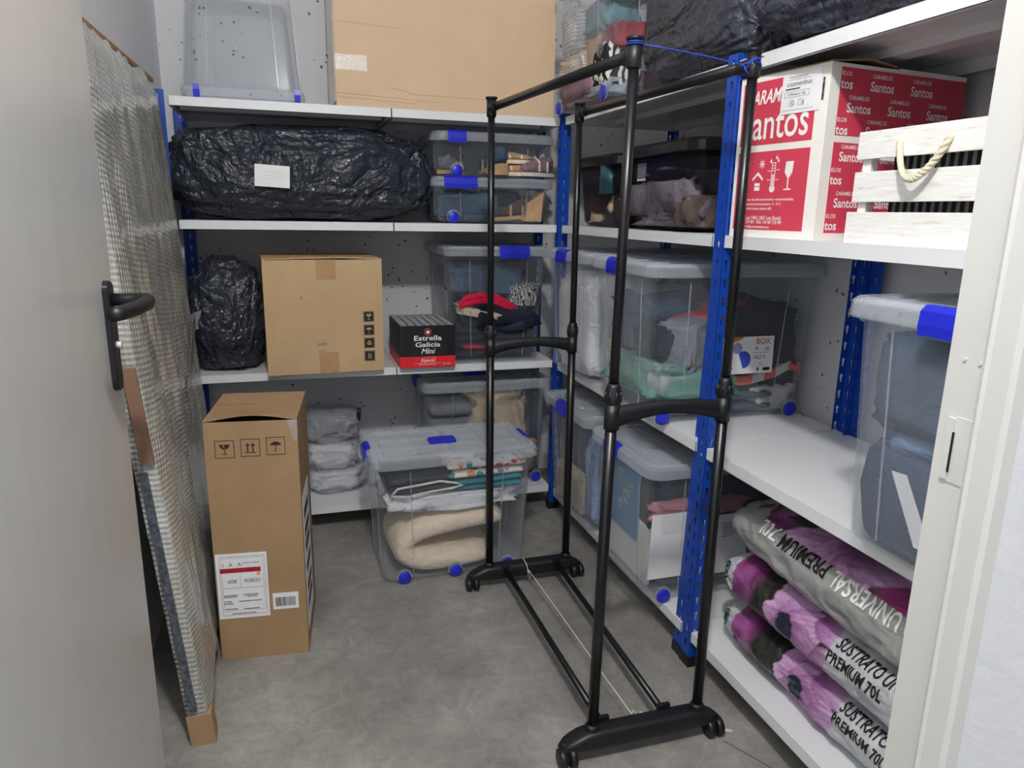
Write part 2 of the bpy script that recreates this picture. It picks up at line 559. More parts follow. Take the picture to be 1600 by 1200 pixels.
# ------------------------------------------------------------ lumpy cloth / bag forms
def sphere_grid(nu, nv):
    """directions of a closed grid"""
    vs = []; fs = []
    for j in range(1, nv):
        th = PI * j / nv
        for i in range(nu):
            ph = 2 * PI * i / nu
            vs.append((math.sin(th) * math.cos(ph), math.sin(th) * math.sin(ph), math.cos(th)))
    for j in range(nv - 2):
        for i in range(nu):
            a = j * nu + i; b = j * nu + (i + 1) % nu
            fs.append((a, a + nu, b + nu, b))
    top = len(vs); vs.append((0, 0, 1)); bot = len(vs); vs.append((0, 0, -1))
    for i in range(nu):
        fs.append((top, i, (i + 1) % nu)); fs.append((bot, (nv - 2) * nu + (i + 1) % nu, (nv - 2) * nu + i))
    return vs, fs
_grids = {}
def blob(size, seed, e=0.45, amp=0.12, freq=2.2, nu=44, nv=26, ridge=0.0, rf=4.0, flatten=True, knots=(), clampz=None):
    """superellipsoid of full size (x,y,z) sitting on z=0 with lumps, creases and pleats"""
    if (nu, nv) not in _grids: _grids[(nu, nv)] = sphere_grid(nu, nv)
    ds, fs = _grids[(nu, nv)]
    hx, hy, hz = size[0] / 2, size[1] / 2, size[2] / 2
    off = Vector((seed * 7.13, seed * 3.71, seed * 5.39))
    sg = lambda t, p: math.copysign(abs(t) ** p, t)
    vs = []
    for x, y, z in ds:
        th = math.acos(max(-1, min(1, z))); ph = math.atan2(y, x)
        px = sg(math.sin(th), e) * sg(math.cos(ph), e); py = sg(math.sin(th), e) * sg(math.sin(ph), e); pz = sg(math.cos(th), e)
        d = Vector((x, y, z))
        n1 = noise.fractal(d * freq + off, 0.8, 2.0, 4)
        rd = 0.0
        if ridge:
            q = d * rf + off * 1.7
            rd = 1 - 2.4 * abs(noise.noise(q + Vector((noise.noise(q * .7), noise.noise(q * .7 + off), 0)) * 1.5))
            q2 = q * 2.3
            rd += 0.45 * (1 - 2.4 * abs(noise.noise(q2)))
        for (kd, kf, ka) in knots:   # pleats radiating from a point
            kd = Vector(kd).normalized(); t = 1 - d.dot(kd)
            if t < 0.9:
                ax = kd.orthogonal().normalized(); ay = kd.cross(ax)
                an = math.atan2(d.dot(ay), d.dot(ax))
                rd += ka * math.sin(an * kf + 2 * noise.noise(d * 3 + off)) * (1 - t / 0.9) * min(1, t * 14)
        k = 1 + amp * n1 + ridge * rd
        X, Y, Z = px * hx * k, py * hy * k, pz * hz * (1 + amp * 0.8 * n1 + ridge * rd)
        if flatten and Z < -hz * 0.97: Z = -hz * 0.97
        if flatten: Z = max(Z, -hz)
        if clampz is not None: Z = min(Z, clampz - hz)
        vs.append((X, Y, Z + hz))
    return vs, fs

def cloth(name, label, cat, loc, size, mat, seed, rz=0.0, e=0.4, amp=0.16, freq=2.4, ridge=0.035, nu=40, nv=22, group=None, tilt=(0, 0)):
    mb = MB(); vs, fs = blob(size, seed, e, amp, freq, nu, nv, ridge, 3.4)
    mb.add(vs, fs, 0, True)
    o = mb.build(name, mat)
    o.location = loc; o.rotation_euler = (tilt[0], tilt[1], rz)
    return tag(o, label, cat, group)

def folded(name, label, cat, loc, size, mat, layers, seed, rz=0.0, group=None, axis='x', sag=0.012):
    """a flat folded piece: layers with round folds at one side"""
    w, d, h = size; t = h / layers; mb = MB(); NX, NS = 16, 10
    for L in range(layers):
        loops = []
        for i in range(NX + 1):
            x = -w / 2 + w * i / NX
            ring = []
            dd = d * (0.95 + 0.05 * noise.noise(Vector((L * 2.1 + seed, x * 3, 0))))
            for k in range(NS * 2):
                a = 2 * PI * k / (NS * 2)
                yy = math.copysign(abs(math.cos(a)) ** 0.35, math.cos(a)) * dd / 2
                zz = math.copysign(abs(math.sin(a)) ** 0.8, math.sin(a)) * t / 2 * 0.98
                e_ = min(1, (w / 2 - abs(x)) / 0.03 + 0.25)
                zz *= e_ ** 0.5
                wob = sag * noise.noise(Vector((x * 5 + seed, yy * 5, L * 0.35)))
                ring.append((x, yy, L * t + t / 2 + zz + wob * (L + 0.4) / layers + 0.3 * sag))
            loops.append(ring)
        mb.loft(loops, True, True, 0, True)
    o = mb.build(name, mat)
    o.location = loc; o.rotation_euler = (0, 0, rz if axis == 'x' else rz + PI / 2)
    return tag(o, label, cat, group)

# ------------------------------------------------------------ room
ZT = [0.119, 0.710, 1.300, 1.731]
TH = 0.033
RX, BY, LX, FY, CH = 0.545, 0.525, -1.575, -2.412, 2.84

struct(MB().box(-2.2, 1.2, -3.9, BY + .1, -0.08, 0.0).build('floor', M['floor']))
struct(MB().box(-2.2, 1.2, -3.9, BY + .1, CH, CH + .1).build('ceiling', M['ceil']))
struct(MB().box(LX - .12, RX + .12, BY, BY + .12, 0, CH).build('wall_back', M['wallp']))
struct(MB().box(LX - .12, LX, -2.6, BY, 0, CH).build('wall_left', M['wall']))
struct(MB().box(RX, RX + .12, -2.6, BY, 0, CH).build('wall_right', M['wallp']))
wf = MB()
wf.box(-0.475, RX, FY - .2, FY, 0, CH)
struct(wf.build('wall_front', mk_wall('white_plaster_darkened', (203, 205, 210), False)))  # same white plaster, colour darkened to offset the strong light by the doorway

mb = MB(); a_, b_ = Vector((-.075, -1.565, 0)), Vector((.105, -1.90, 0)); n_ = (b_ - a_).normalized().cross(Vector((0, 0, 1))) * .0012
mb.loft([[a_ - n_, a_ + n_, a_ + n_ + Vector((0, 0, .0006)), a_ - n_ + Vector((0, 0, .0006))], [b_ - n_, b_ + n_, b_ + n_ + Vector((0, 0, .0006)), b_ - n_ + Vector((0, 0, .0006))]], True, True)
mb.build('floor_crack', flat('crack_dirt', (74, 70, 66), .9), bpy.data.objects['floor'])

# door frame: rebated steel profile on the right of the opening, with the strike plate
fr = MB()
prof = [(-0.474, FY + .012), (-0.482, FY + .008), (-0.482, FY - .036), (-0.492, FY - .037), (-0.4935, FY - .041), (-0.492, FY - .045), (-0.492, FY - .066), (-0.488, FY - .070), (-0.474, FY - .072)]
fr.loft([[(x, y, 0) for x, y in prof], [(x, y, CH) for x, y in prof]], True, True)
fo = struct(fr.build('trim_1', M['frame']))
F = Face((-0.482, FY + .004, 0), (0, -1, 0), (0, 0, 1))   # faces -x
mb = MB()
zs0, zs1 = 1.094, 1.158
F.rect(mb, .016, .037, zs0 - .002, zs1 + .002, 0, .0008, 0)
o_ = mb.build('strike_plate', M['steel'], fo)
mb = MB(); F.rect(mb, .008, .016, zs0, zs1, .0, .0022, 0); F.rect(mb, .0155, .0172, zs0 + .008, zs1 - .014, .0012, .0026, 1)
mb.build('strike_slot', [M['steel'], M['hole']], fo)
mb = MB()
for a in (.014, .031):
    F.poly(mb, arc(a, 1.218 - (a - .014) * .05, .0022, 0, 330, 10), 0, .001)
mb.build('screw_plug', M['frame'], fo)

# door leaf, opened into the room on the left
dt = thing('door_1', '', '', (-1.475, -2.33, 0.0), 0)
del dt['label'], dt['category']; struct(dt)
dvec = Vector((-1.431 + 1.475, -1.425 + 2.33, 0)); dl = dvec.length
dt.rotation_euler = (0, 0, math.atan2(dvec.y, dvec.x))
MB().bbox(0, dl, 0.0, .045, 0.012, 2.05, .003).build('door_leaf', M['door'], dt)
MB().box(dl - .0, dl + .003, 0.006, .039, 0.5, 1.6).build('edge_strip', M['frame'], dt)
# handle set on the room-facing side (local -y)
hz = 1.175; hxl = dl - 0.052
pl = MB()
pp = rrect(.036, .205, .017, 5)
pl.loft([[(hxl + x, 0, hz - .062 + y) for x, y in pp], [(hxl + x, -.009, hz - .062 + y) for x, y in pp], [(hxl + x * .9, -.011, hz - .062 + y * .985) for x, y in pp]], True, True)
plate = pl.build('handle_plate', M['blackp'], dt)
lv = MB()
lv.tube([(hxl, -.008, hz + .006), (hxl, -.040, hz + .006), (hxl - .002, -.060, hz + .006), (hxl - .012, -.073, hz + .005), (hxl - .032, -.076, hz + .003), (hxl - .080, -.070, hz), (hxl - .135, -.058, hz - .001), (hxl - .160, -.052, hz - .001)],
        [.0115, .0115, .0125, .0135, .0135, .013, .0125, .0115], 16)
lv.build('lever', M['blackp'], dt)
MB().tube([(hxl, -.010, hz - .078), (hxl, -.019, hz - .078)], .0065, 12).build('lock_cylinder', M['steel'], dt)

# ceiling lamp
lt = thing('ceiling_lamp', 'round white lamp on the ceiling just inside the doorway, out of the picture', 'lamp', (LIGHT_XY[0], LIGHT_XY[1], LIGHT_Z))
MB().tube([(0, 0, -.02), (0, 0, .03)], .11, 28).build('lamp_housing', M['lampw'], lt)
lrim = MB(); lrim.tube([(0, 0, -.0215), (0, 0, -.0205)], .1, 28); lrim.build('diffuser', M['glow'], lt)

# ------------------------------------------------------------ shelving
def flange(mb, w, h, place, pitch=0.05, r=0.0062, th=0.002, off=0.5):
    """perforated strip w wide and h tall with keyholes"""
    n = int(h / pitch); cx = w * off
    hole = [(cx + r * math.cos(math.radians(a)), r * math.sin(math.radians(a))) for a in (-50, -10, 30, 70, 110, 150, 190, 230)]
    hole = hole[:] + [(cx - .0028, -.019), (cx + .0028, -.019)]
    for k in range(n):
        z0 = k * pitch; zc = z0 + pitch * .6
        outer = [(0, z0), (w, z0), (w, z0 + pitch), (0, z0 + pitch)]
        inner = [(x, zc + z) for x, z in hole]
        tr = tessellate_polygon([[Vector((x, z, 0)) for x, z in outer], [Vector((x, z, 0)) for x, z in reversed(inner)]])
        pts = outer + list(reversed(inner)); N = len(pts)
        vs = [place(x, z, 0) for x, z in pts] + [place(x, z, th) for x, z in pts]
        fs = [tuple(t) for t in tr] + [tuple(i + N for i in reversed(t)) for t in tr]
        m_ = len(inner)
        fs += [(4 + i, 4 + (i + 1) % m_, 4 + (i + 1) % m_ + N, 4 + i + N) for i in range(m_)]
        fs += [(1, 2, 2 + N, 1 + N), (3, 0, N, 3 + N)]
        mb.add(vs, fs)
    return n * pitch
_post = {}
def post(parent, x, y, ux, uy, sx_, sy_, h=1.75, tiltx=0.0):
    """angle post: front flange runs along (ux,uy), side flange along (sx_,sy_)"""
    key = (ux, uy, sx_, sy_)
    if key not in _post:
        mb = MB()
        flange(mb, .047, h, lambda a, z, t: (ux * a + sx_ * t, uy * a + sy_ * t, z))
        flange(mb, .026, h, lambda a, z, t: (sx_ * a + ux * t, sy_ * a + uy * t, z), off=.55)
        ft = MB()
        c0 = Vector((-.003 * (ux + sx_), -.003 * (uy + sy_), 0)); U_, S_ = Vector((ux, uy, 0)), Vector((sx_, sy_, 0))
        poly = [c0, c0 + U_ * .053, c0 + U_ * .053 + S_ * .008, c0 + (U_ + S_) * .008, c0 + S_ * .04 + U_ * .008, c0 + S_ * .04]
        ft.loft([[(p.x, p.y, 0.0) for p in poly], [(p.x, p.y, .032) for p in poly]], True, True)
        _post[key] = (mb.mesh('post', M['blue']), ft.mesh('foot', M['blackp']))
    a, b = _post[key]
    o = bpy.data.objects.new('post', a); COL.objects.link(o); o.parent = parent; o.location = (x, y, 0.0)
    if tiltx: o.rotation_euler = (0, tiltx, 0)
    f_ = bpy.data.objects.new('post_foot', b); COL.objects.link(f_); f_.parent = o; f_.location = (0, 0, 0)
    return o
def shelf(parent, x0, x1, y0, y1, z, beam=True):
    mb = MB(); t = .0012; L = TH
    mb.bbox(x0, x1, y0, y1, z - .0018, z, .0006)
    for (a, b, c, d) in ((x0, x1, y0, y0 + t * 1.2), (x0, x1, y1 - t * 1.2, y1), (x0, x0 + t * 1.2, y0, y1), (x1 - t * 1.2, x1, y0, y1)):
        mb.box(a, b, c, d, z - L, z - .001)
    # folded under-lips and a stiffening channel
    mb.box(x0, x1, y0, y0 + .012, z - L, z - L + t); mb.box(x0, x1, y1 - .012, y1, z - L, z - L + t)
    mb.box(x0, x0 + .012, y0, y1, z - L, z - L + t); mb.box(x1 - .012, x1, y0, y1, z - L, z - L + t)
    o = mb.build('shelf_board', M['shelf'], parent)
    if beam:
        b = MB()
        if x1 - x0 > y1 - y0: b.box(x0 + .01, x1 - .01, (y0 + y1) / 2 - .03, (y0 + y1) / 2 + .03, z - .022, z - .002)
        else: b.box((x0 + x1) / 2 - .03, (x0 + x1) / 2 + .03, y0 + .01, y1 - .01, z - .022, z - .002)
        b.build('stiffener', M['shelf'], o)
    return o
rb = thing('shelving_rack', 'long shelving rack of white shelves on blue posts along the back wall', 'shelving', (0, 0, 0), 0)
for z in ZT:
    shelf(rb, -1.488, -0.700, 0.0, .50, z); shelf(rb, -0.698, -0.004, 0.0, .50, z)
post(rb, -1.547, -.002, 1, 0, 0, 1); post(rb, -1.535, .506, 1, 0, 0, -1)
post(rb, -.001, -.002, 1, 0, 0, 1); post(rb, .065, .506, 1, 0, 0, -1)
r1 = thing('shelving_rack', 'white-shelved blue rack along the right wall, between the back corner and the middle blue post', 'shelving', (0, 0, 0), 0)
for z in ZT:
    shelf(r1, 0.0, .50, -1.200, -.052, z)
post(r1, .003, -1.203, 0, 1, 1, 0, tiltx=.028)
post(r1, .506, -.03, 0, -1, -1, 0); post(r1, .506, -1.195, 0, -1, -1, 0)
r2 = thing('shelving_rack', 'white-shelved rack nearest the doorway, holding the soil sacks and the red carton', 'shelving', (0, 0, 0), 0)
for i, z in enumerate(ZT):
    shelf(r2, 0.002, .50, -2.26, -1.207, z - (.004 if i == 1 else 0))
post(r2, -.001, -1.256, 0, 1, 1, 0); post(r2, .506, -1.245, 0, -1, -1, 0)
post(r2, .0, -2.306, 0, 1, 1, 0); post(r2, .506, -2.262, 0, -1, -1, 0)

# ------------------------------------------------------------ garment rack
gt = thing('garment_rack', 'black double-rail garment rack on castors standing in the middle of the floor', 'clothes rack', (0, 0, 0), 0)
PN, PF = -1.52, -0.62          # near and far frames
poles = [((-.437, PN), (-.408, PN + .02)), ((-.136, PN), (-.124, PN + .02)), ((-.459, PF), (-.470, PF)), ((-.159, PF), (-.170, PF))]
ZM, ZTOP = .915, 1.70
def lerp(a, b, t): return a + (b - a) * t
for (bx, by), (tx, ty) in poles:
    at = lambda z: (lerp(bx, tx, z / ZTOP), lerp(by, ty, z / ZTOP), z)
    near = by < -1
    o = MB().tube([at(.075), at(ZM + .04)], .0135, 16).build('lower_pole', M['black'], gt)
    o = MB().tube([at(ZM), at(ZTOP - .01)], .0112, 16).build('upper_pole', M['black'], gt)
    k = MB(); k.tube([at(ZM + .012), at(ZM + .02), at(ZM + .035), at(ZM + .055), at(ZM + .062)], [.0165, .0195, .0195, .016, .0135], 16)
    for i in range(8):
        a = 2 * PI * i / 8; p = at(ZM + .035)
        k.tube([(p[0] + .0185 * math.cos(a), p[1] + .0185 * math.sin(a), p[2] - .014), (p[0] + .0185 * math.cos(a), p[1] + .0185 * math.sin(a), p[2] + .01)], .0028, 6)
    k.build('clamp_knob', M['blackp'], gt)
    c = MB(); c.tube([at(ZTOP - .058), at(ZTOP - .056), at(ZTOP - .005)], [.0135, .0155, .0155], 16)
    c.tube([at(ZTOP - .006), at(ZTOP - .002), at(ZTOP + .002)], [.0155, .0195, .0185], 16)
    d = 1 if near else -1
    p = Vector(at(ZTOP - .03))
    c.tube([p, p + Vector((0, d * .05, -.0))], .0148, 14)
    c.build('tee_connector', M['blackp'], gt)
for i in (0, 1):
    a = Vector((poles[i][1][0], poles[i][1][1], ZTOP - .030)); b = Vector((poles[i + 2][1][0], poles[i + 2][1][1], ZTOP - .030))
    MB().tube([a, b], .0125, 16).build('hanging_rail', M['black'], gt)
for (i, j) in ((0, 1), (2, 3)):
    # middle cross bar: flat arched moulding with sleeves
    A = Vector((lerp(poles[i][0][0], poles[i][1][0], ZM / ZTOP), lerp(poles[i][0][1], poles[i][1][1], ZM / ZTOP), ZM))
    B = Vector((lerp(poles[j][0][0], poles[j][1][0], ZM / ZTOP), lerp(poles[j][0][1], poles[j][1][1], ZM / ZTOP), ZM))
    mb = MB(); n = 14; loops = []
    for k in range(n + 1):
        s = k / n; p = A.lerp(B, s); top = .006 + .009 * math.sin(PI * s); bot = -.046 + .030 * math.sin(PI * s) ** .8
        hw = .0075
        loops.append([(p.x, p.y - hw, p.z + bot), (p.x, p.y - hw - .002, p.z + (top + bot) / 2), (p.x, p.y - hw * .6, p.z + top), (p.x, p.y + hw * .6, p.z + top), (p.x, p.y + hw + .002, p.z + (top + bot) / 2), (p.x, p.y + hw, p.z + bot)])
    mb.loft(loops, True, True, 0, True)
    for q in (A, B):
        mb.tube([q + Vector((0, 0, -.045)), q + Vector((0, 0, .014))], .0178, 16)
    mb.build('cross_bar', M['blackp'], gt)
for (yy, x0, x1) in ((PN, -.525, -.068), (PF, -.545, -.095)):
    mb = MB(); n = 26; loops = []
    for k in range(n + 1):
        s = k / n; x = lerp(x0, x1, s); e = min(1, math.sin(PI * s) * 3.2) ** .5
        q = min(s, 1 - s)
        lift = .022 * max(0, 1 - q / .10)
        z0 = .030 + .012 * max(0, 1 - q / .2); z1 = .050 + .036 * min(1, q / .17) ** .6
        hw = .028 * (0.35 + .65 * e)
        zc = (z0 + z1) / 2; hh = (z1 - z0) / 2 * (0.3 + .7 * e)
        loops.append([(x, yy + hw * math.copysign(abs(math.cos(a)) ** .6, math.cos(a)), zc + hh * math.copysign(abs(math.sin(a)) ** .6, math.sin(a))) for a in [2 * PI * i / 16 + .2 for i in range(16)]])
    mb.loft(loops, True, True, 0, True)
    base = mb.build('base_bar', M['blackp'], gt)
    mb = MB()
    for (s, z) in ((.16, .09), (.84, .09)):
        x = lerp(x0, x1, s)
    sk = MB()
    for p in poles:
        if abs(p[0][1] - yy) < .01:
            sk.tube([(p[0][0], yy, .07), (p[0][0], yy, .092), (p[0][0], yy, .097)], [.019, .0185, .0155], 14)
    sk.build('pole_socket', M['blackp'], base)
    dsd = 1 if yy < -1 else -1
    for xx in ((-.398, -.222) if yy < -1 else (-.404, -.205)):
        nt = MB(); nt.bbox(xx - .018, xx + .018, yy + dsd * .024 - .006, yy + dsd * .024 + .006, .052, .094, .003)
        nt.build('rail_bracket', M['blackp'], base)
    for x in (x0 + .018, x1 - .022):
        cst = MB(); cst.tube([(x, yy, .035), (x, yy, .058)], .011, 12)
        cst.bbox(x - .014, x + .014, yy - .024, yy - .002, .018, .050, .005)
        co = cst.build('castor', M['blackp'], gt)
        wl = MB()
        for dx in (-.0135, .0135):
            wl.tube([(x + dx - .0095, yy - .014, .0245), (x + dx - .0075, yy - .014, .0245), (x + dx + .0075, yy - .014, .0245), (x + dx + .0095, yy - .014, .0245)], [.021, .0255, .0255, .021], 22)
        wl.build('castor_wheel', M['blackp'], co)
for (xa, xb) in ((-.398, -.404), (-.222, -.205)):
    MB().tube([(xa, PN + .02, .070), (xb, PF - .02, .070)], .0095, 14).build('bottom_rail', M['black'], gt)

# strings
def cord(name, label, pts, r, mat, extra=()):
    mb = MB(); mb.tube(pts, r, 7)
    for e_ in extra: mb.tube(e_, r, 6)
    return tag(mb.build(name, mat), label, 'string')
tL = Vector((-.408, PN + .02, ZTOP)); tR = Vector((-.124, PN + .02, ZTOP))
def ring(c, r, z, n=16, wob=0.0, a0=0.0):
    return [(c.x + r * math.cos(a0 + 2 * PI * i / n), c.y + r * math.sin(a0 + 2 * PI * i / n), z + wob * math.sin(2 * PI * i / n * 2)) for i in range(n + 1)]
kn = Vector((-.160, PN + .002, ZTOP - .036))
cord('blue_string', 'thin blue string tied between the tops of the two near poles of the black rack',
     [(-.392, PN + .01, ZTOP - .012), (-.33, PN + .004, ZTOP - .018), (-.24, PN + .0, ZTOP - .027), kn, (-.142, PN + .001, ZTOP - .028), (-.124, PN + .003, ZTOP - .020), (-.108, PN + .008, ZTOP - .014)], .0013, M['bcord'],
     extra=(ring(tL, .0172, ZTOP - .008), ring(tL, .0172, ZTOP - .012), ring(tR, .0172, ZTOP - .028, wob=.004), ring(tR, .0175, ZTOP - .03, wob=.012, a0=.5),
            [kn + Vector((-.006, 0, -.003)), kn + Vector((0, -.004, .003)), kn + Vector((.006, 0, -.002)), kn + Vector((0, .003, -.004)), kn + Vector((-.008, 0, .0))],
            [kn, kn + Vector((.006, -.002, -.012)), kn + Vector((.014, -.002, -.018))]))
ys = [PF - .031, PF - .034]
cord('white_string', 'thin white string stretched low between the two base bars of the black rack',
     [(-.318, PF - .038, .062), (-.315, PF - .10, .060), (-.307, -1.0, .057), (-.302, -1.3, .056), (-.300, PN + .034, .060)], .0016, M['wcord'],
     extra=([(-.318, PF - .033, .03), (-.319, PF - .032, .06), (-.325, PF - .025, .085), (-.328, PF, .092), (-.326, PF + .028, .08)],
            [(-.325, PF - .04, .055), (-.318, PF - .045, .066), (-.311, PF - .04, .058), (-.318, PF - .038, .05), (-.326, PF - .042, .064), (-.312, PF - .046, .05), (-.320, PF - .05, .030)],
            [(-.300, PN + .034, .060), (-.309, PN + .034, .074), (-.304, PN + .036, .082), (-.296, PN + .034, .07), (-.288, PN + .032, .058), (-.30, PN + .036, .05)],
            [(-.292, PN + .034, .064), (-.284, PN + .031, .075), (-.276, PN + .028, .074)]))
cord('string_end', 'frayed white string end on the floor beside the near right castor', [(-.075, PN - .01, .004), (-.055, PN - .014, .005), (-.035, PN - .025, .004)], .0045, M['wcord'])

# ------------------------------------------------------------ plastic containers
def container(label, loc, W, D, H, rz=0.0, inset=.022, taper=.022, latches=(), wheels=(), cap=False, body='clear', lidm='lid', flip=False, name='storage_container', cells=(4, 3), group=None, ribs=True):
    t = thing(name, label, 'storage box', loc, rz, group)
    z_off = (lambda z: H - z) if flip else (lambda z: z)
    w1, d1 = W - 2 * inset, D - 2 * inset; w0, d0 = w1 - 2 * taper, d1 - 2 * taper
    zb = H - .02; th = .0028; r0, r1 = .035, .045
    L = []
    L.append(at_z(rrect(w0 - .03, d0 - .03, r0 - .012), 0.004)); L.append(at_z(rrect(w0, d0, r0), .018)); L.append(at_z(rrect(w1, d1, r1), zb - .03))
    L.append(at_z(rrect(w1 + .012, d1 + .012, r1), zb - .028)); L.append(at_z(rrect(w1 + .012, d1 + .012, r1), zb))
    L.append(at_z(rrect(w1 - 2 * th, d1 - 2 * th, r1), zb)); L.append(at_z(rrect(w0 - 2 * th, d0 - 2 * th, r0), .018 + th)); L.append(at_z(rrect(w0 - .034, d0 - .034, r0 - .012), .004 + th))
    L = [[(x, y, z_off(z)) for x, y, z in l] for l in L]
    mb = MB(); mb.loft(L, True, True, 0, False)
    wat = lambda z: (w0 + (w1 - w0) * z / zb, d0 + (d1 - d0) * z / zb)
    if ribs:
        for sgn in (-1, 1):
            for fr_ in (-.30, .30):
                for (zz0, zz1) in ((.03, zb - .035),):
                    a = wat(zz0); b = wat(zz1)
                    rw = .0016
                    for ax in (0, 1):
                        if ax == 0:
                            pa = [(a[0] * fr_, sgn * (a[1] / 2 + .0004)), (b[0] * fr_, sgn * (b[1] / 2 + .0004))]
                            lo_ = [[(pa[k][0] - rw, pa[k][1] - .001, z), (pa[k][0] + rw, pa[k][1] - .001, z), (pa[k][0] + rw, pa[k][1] + .0016, z), (pa[k][0] - rw, pa[k][1] + .0016, z)] for k, z in ((0, zz0), (1, zz1))]
                        else:
                            pa = [(sgn * (a[0] / 2 + .0004), a[1] * fr_), (sgn * (b[0] / 2 + .0004), b[1] * fr_)]
                            lo_ = [[(pa[k][0] - .001, pa[k][1] - rw, z), (pa[k][0] + .0016, pa[k][1] - rw, z), (pa[k][0] + .0016, pa[k][1] + rw, z), (pa[k][0] - .001, pa[k][1] + rw, z)] for k, z in ((0, zz0), (1, zz1))]
                        lo_ = [[(x, y, z_off(z)) for x, y, z in l] for l in lo_]
                        mb.loft(lo_, True, True, 1)
    mb.build('container_body', [M[body], M[lidm]], t)
    # lid
    L = [rrect(W - .004, D - .004, .05), rrect(W, D, .052), rrect(W - .004, D - .004, .05), rrect(W - .022, D - .022, .045), rrect(W - .05, D - .05, .04), rrect(W - .056, D - .056, .038)]
    Z = [H - .040, H - .036, H - .010, H - .001, H, H - .010]
    lp = [at_z(a, z) for a, z in zip(L, Z)]
    inn = [at_z(rrect(W - .060, D - .060, .038), H - .013), at_z(rrect(W - .026, D - .026, .043), H - .006), at_z(rrect(W - .009, D - .009, .048), H - .014), at_z(rrect(W - .009, D - .009, .048), H - .040)]
    mb = MB()
    allv = [[(x, y, z_off(z)) for x, y, z in l] for l in lp]
    mb.loft(allv, False, True, 0)
    allv2 = [[(x, y, z_off(z)) for x, y, z in l] for l in inn]
    mb.loft(allv2, True, False, 0)
    mb.loft([allv2[-1], allv[0]], False, False, 0)
    nx, ny = cells; gw, gd = (W - .10) / nx, (D - .10) / ny
    for i in range(nx):
        for j in range(ny):
            cx, cy = -W / 2 + .05 + gw * (i + .5), -D / 2 + .05 + gd * (j + .5)
            rr = [at_z(rrect(gw - .012, gd - .012, .012, 2, cx, cy), H - .0102), at_z(rrect(gw - .016, gd - .016, .011, 2, cx, cy), H - .006), at_z(rrect(gw - .022, gd - .022, .010, 2, cx, cy), H - .0058), at_z(rrect(gw - .026, gd - .026, .009, 2, cx, cy), H - .009)]
            rr = [[(x, y, z_off(z)) for x, y, z in l] for l in rr]
            mb.loft(rr, False, True, 0)
    mb.build('lid', M[lidm], t)
    for (side, off, wd) in latches:
        s = 1 if side[0] == '+' else -1
        mb = MB(); half = (W if side[1] == 'x' else D) / 2
        pf = [(half + .0015, H - .046), (half + .006, H - .048), (half + .0075, H - .030), (half + .005, H - .006), (half - .006, H + .0035), (half - .020, H + .0035), (half - .020, H + .0005), (half - .002, H - .008)]
        if side[1] == 'x': lo_ = [[(s * a, off + k, z_off(z)) for a, z in pf] for k in (-wd / 2, -wd / 2 + .004, wd / 2 - .004, wd / 2)]
        else: lo_ = [[(off + k, s * a, z_off(z)) for a, z in pf] for k in (-wd / 2, -wd / 2 + .004, wd / 2 - .004, wd / 2)]
        mb.loft(lo_, True, True, 0)
        mb.build('latch', M['bluep'], t)
    for (side, off) in wheels:
        s = 1 if side[0] == '+' else -1
        half = (w0 if side[1] == 'x' else d0) / 2 + .003
        for nm, r_, a0, a1, mt in (('wheel_housing', .0285, -.004, .004, lidm), ('wheel', .0235, .001, .010, 'bluep')):
            mb = MB()
            q = (lambda a: (s * a, off, .0245)) if side[1] == 'x' else (lambda a: (off, s * a, .0245))
            q2 = lambda a: (q(a)[0], q(a)[1], z_off(q(a)[2] + (.004 if nm == 'wheel_housing' else 0)))
            mb.tube([q2(half + a0), q2(half + a1 - .002), q2(half + a1)], [r_, r_, r_ - .003], 24)
            mb.build(nm, M[mt], t)
    if cap:
        mb = MB(); mb.loft([at_z(rrect(.105, .062, .012, 3, -.02, 0), H - .008), at_z(rrect(.105, .062, .012, 3, -.02, 0), H + .001), at_z(rrect(.098, .055, .010, 3, -.02, 0), H + .003)], True, True)
        mb.build('lid_handle', M['bluep'], t)
    return t

C = {}
C['A'] = container('clear container standing on the concrete floor with a rolled cream quilt inside', (-.563, -.362, 0), .632, .385, .50, 0.035,
                   latches=(('-x', 0, .085), ('+x', 0, .085)), wheels=(('-y', -.20), ('-y', -.005), ('-y', .2)), cap=True)
C['B'] = container('clear container at the right end of the bottom back shelf, behind the floor one', (-.285, .235, ZT[0]), .60, .43, .50, 0, wheels=(('-y', .235), ('-y', -.235)), latches=(('-x', 0, .08),), cap=True)
C['C'] = container('clear container with dark clothes and a red strap, beside the black beer carton', (-.262, .238, ZT[1]), .47, .55, .50, 0, latches=(('-y', .06, .13),), cells=(3, 4))
# two flat shoe boxes, stacked
C['D'] = container('flat clear shoe container, the lower of the two stacked right of the long bin bag', (-.26, .262, ZT[2]), .54, .40, .190, 0, taper=.012, latches=(('-y', -.15, .14),), wheels=(('-y', -.175),), cells=(4, 2))
C['E'] = container('flat clear shoe container full of pale sandals, on top of another one', (-.26, .262, ZT[2] + .190), .54, .40, .180, 0, taper=.012, latches=(('-y', -.165, .075),), wheels=(('-y', -.16),), cells=(4, 2))
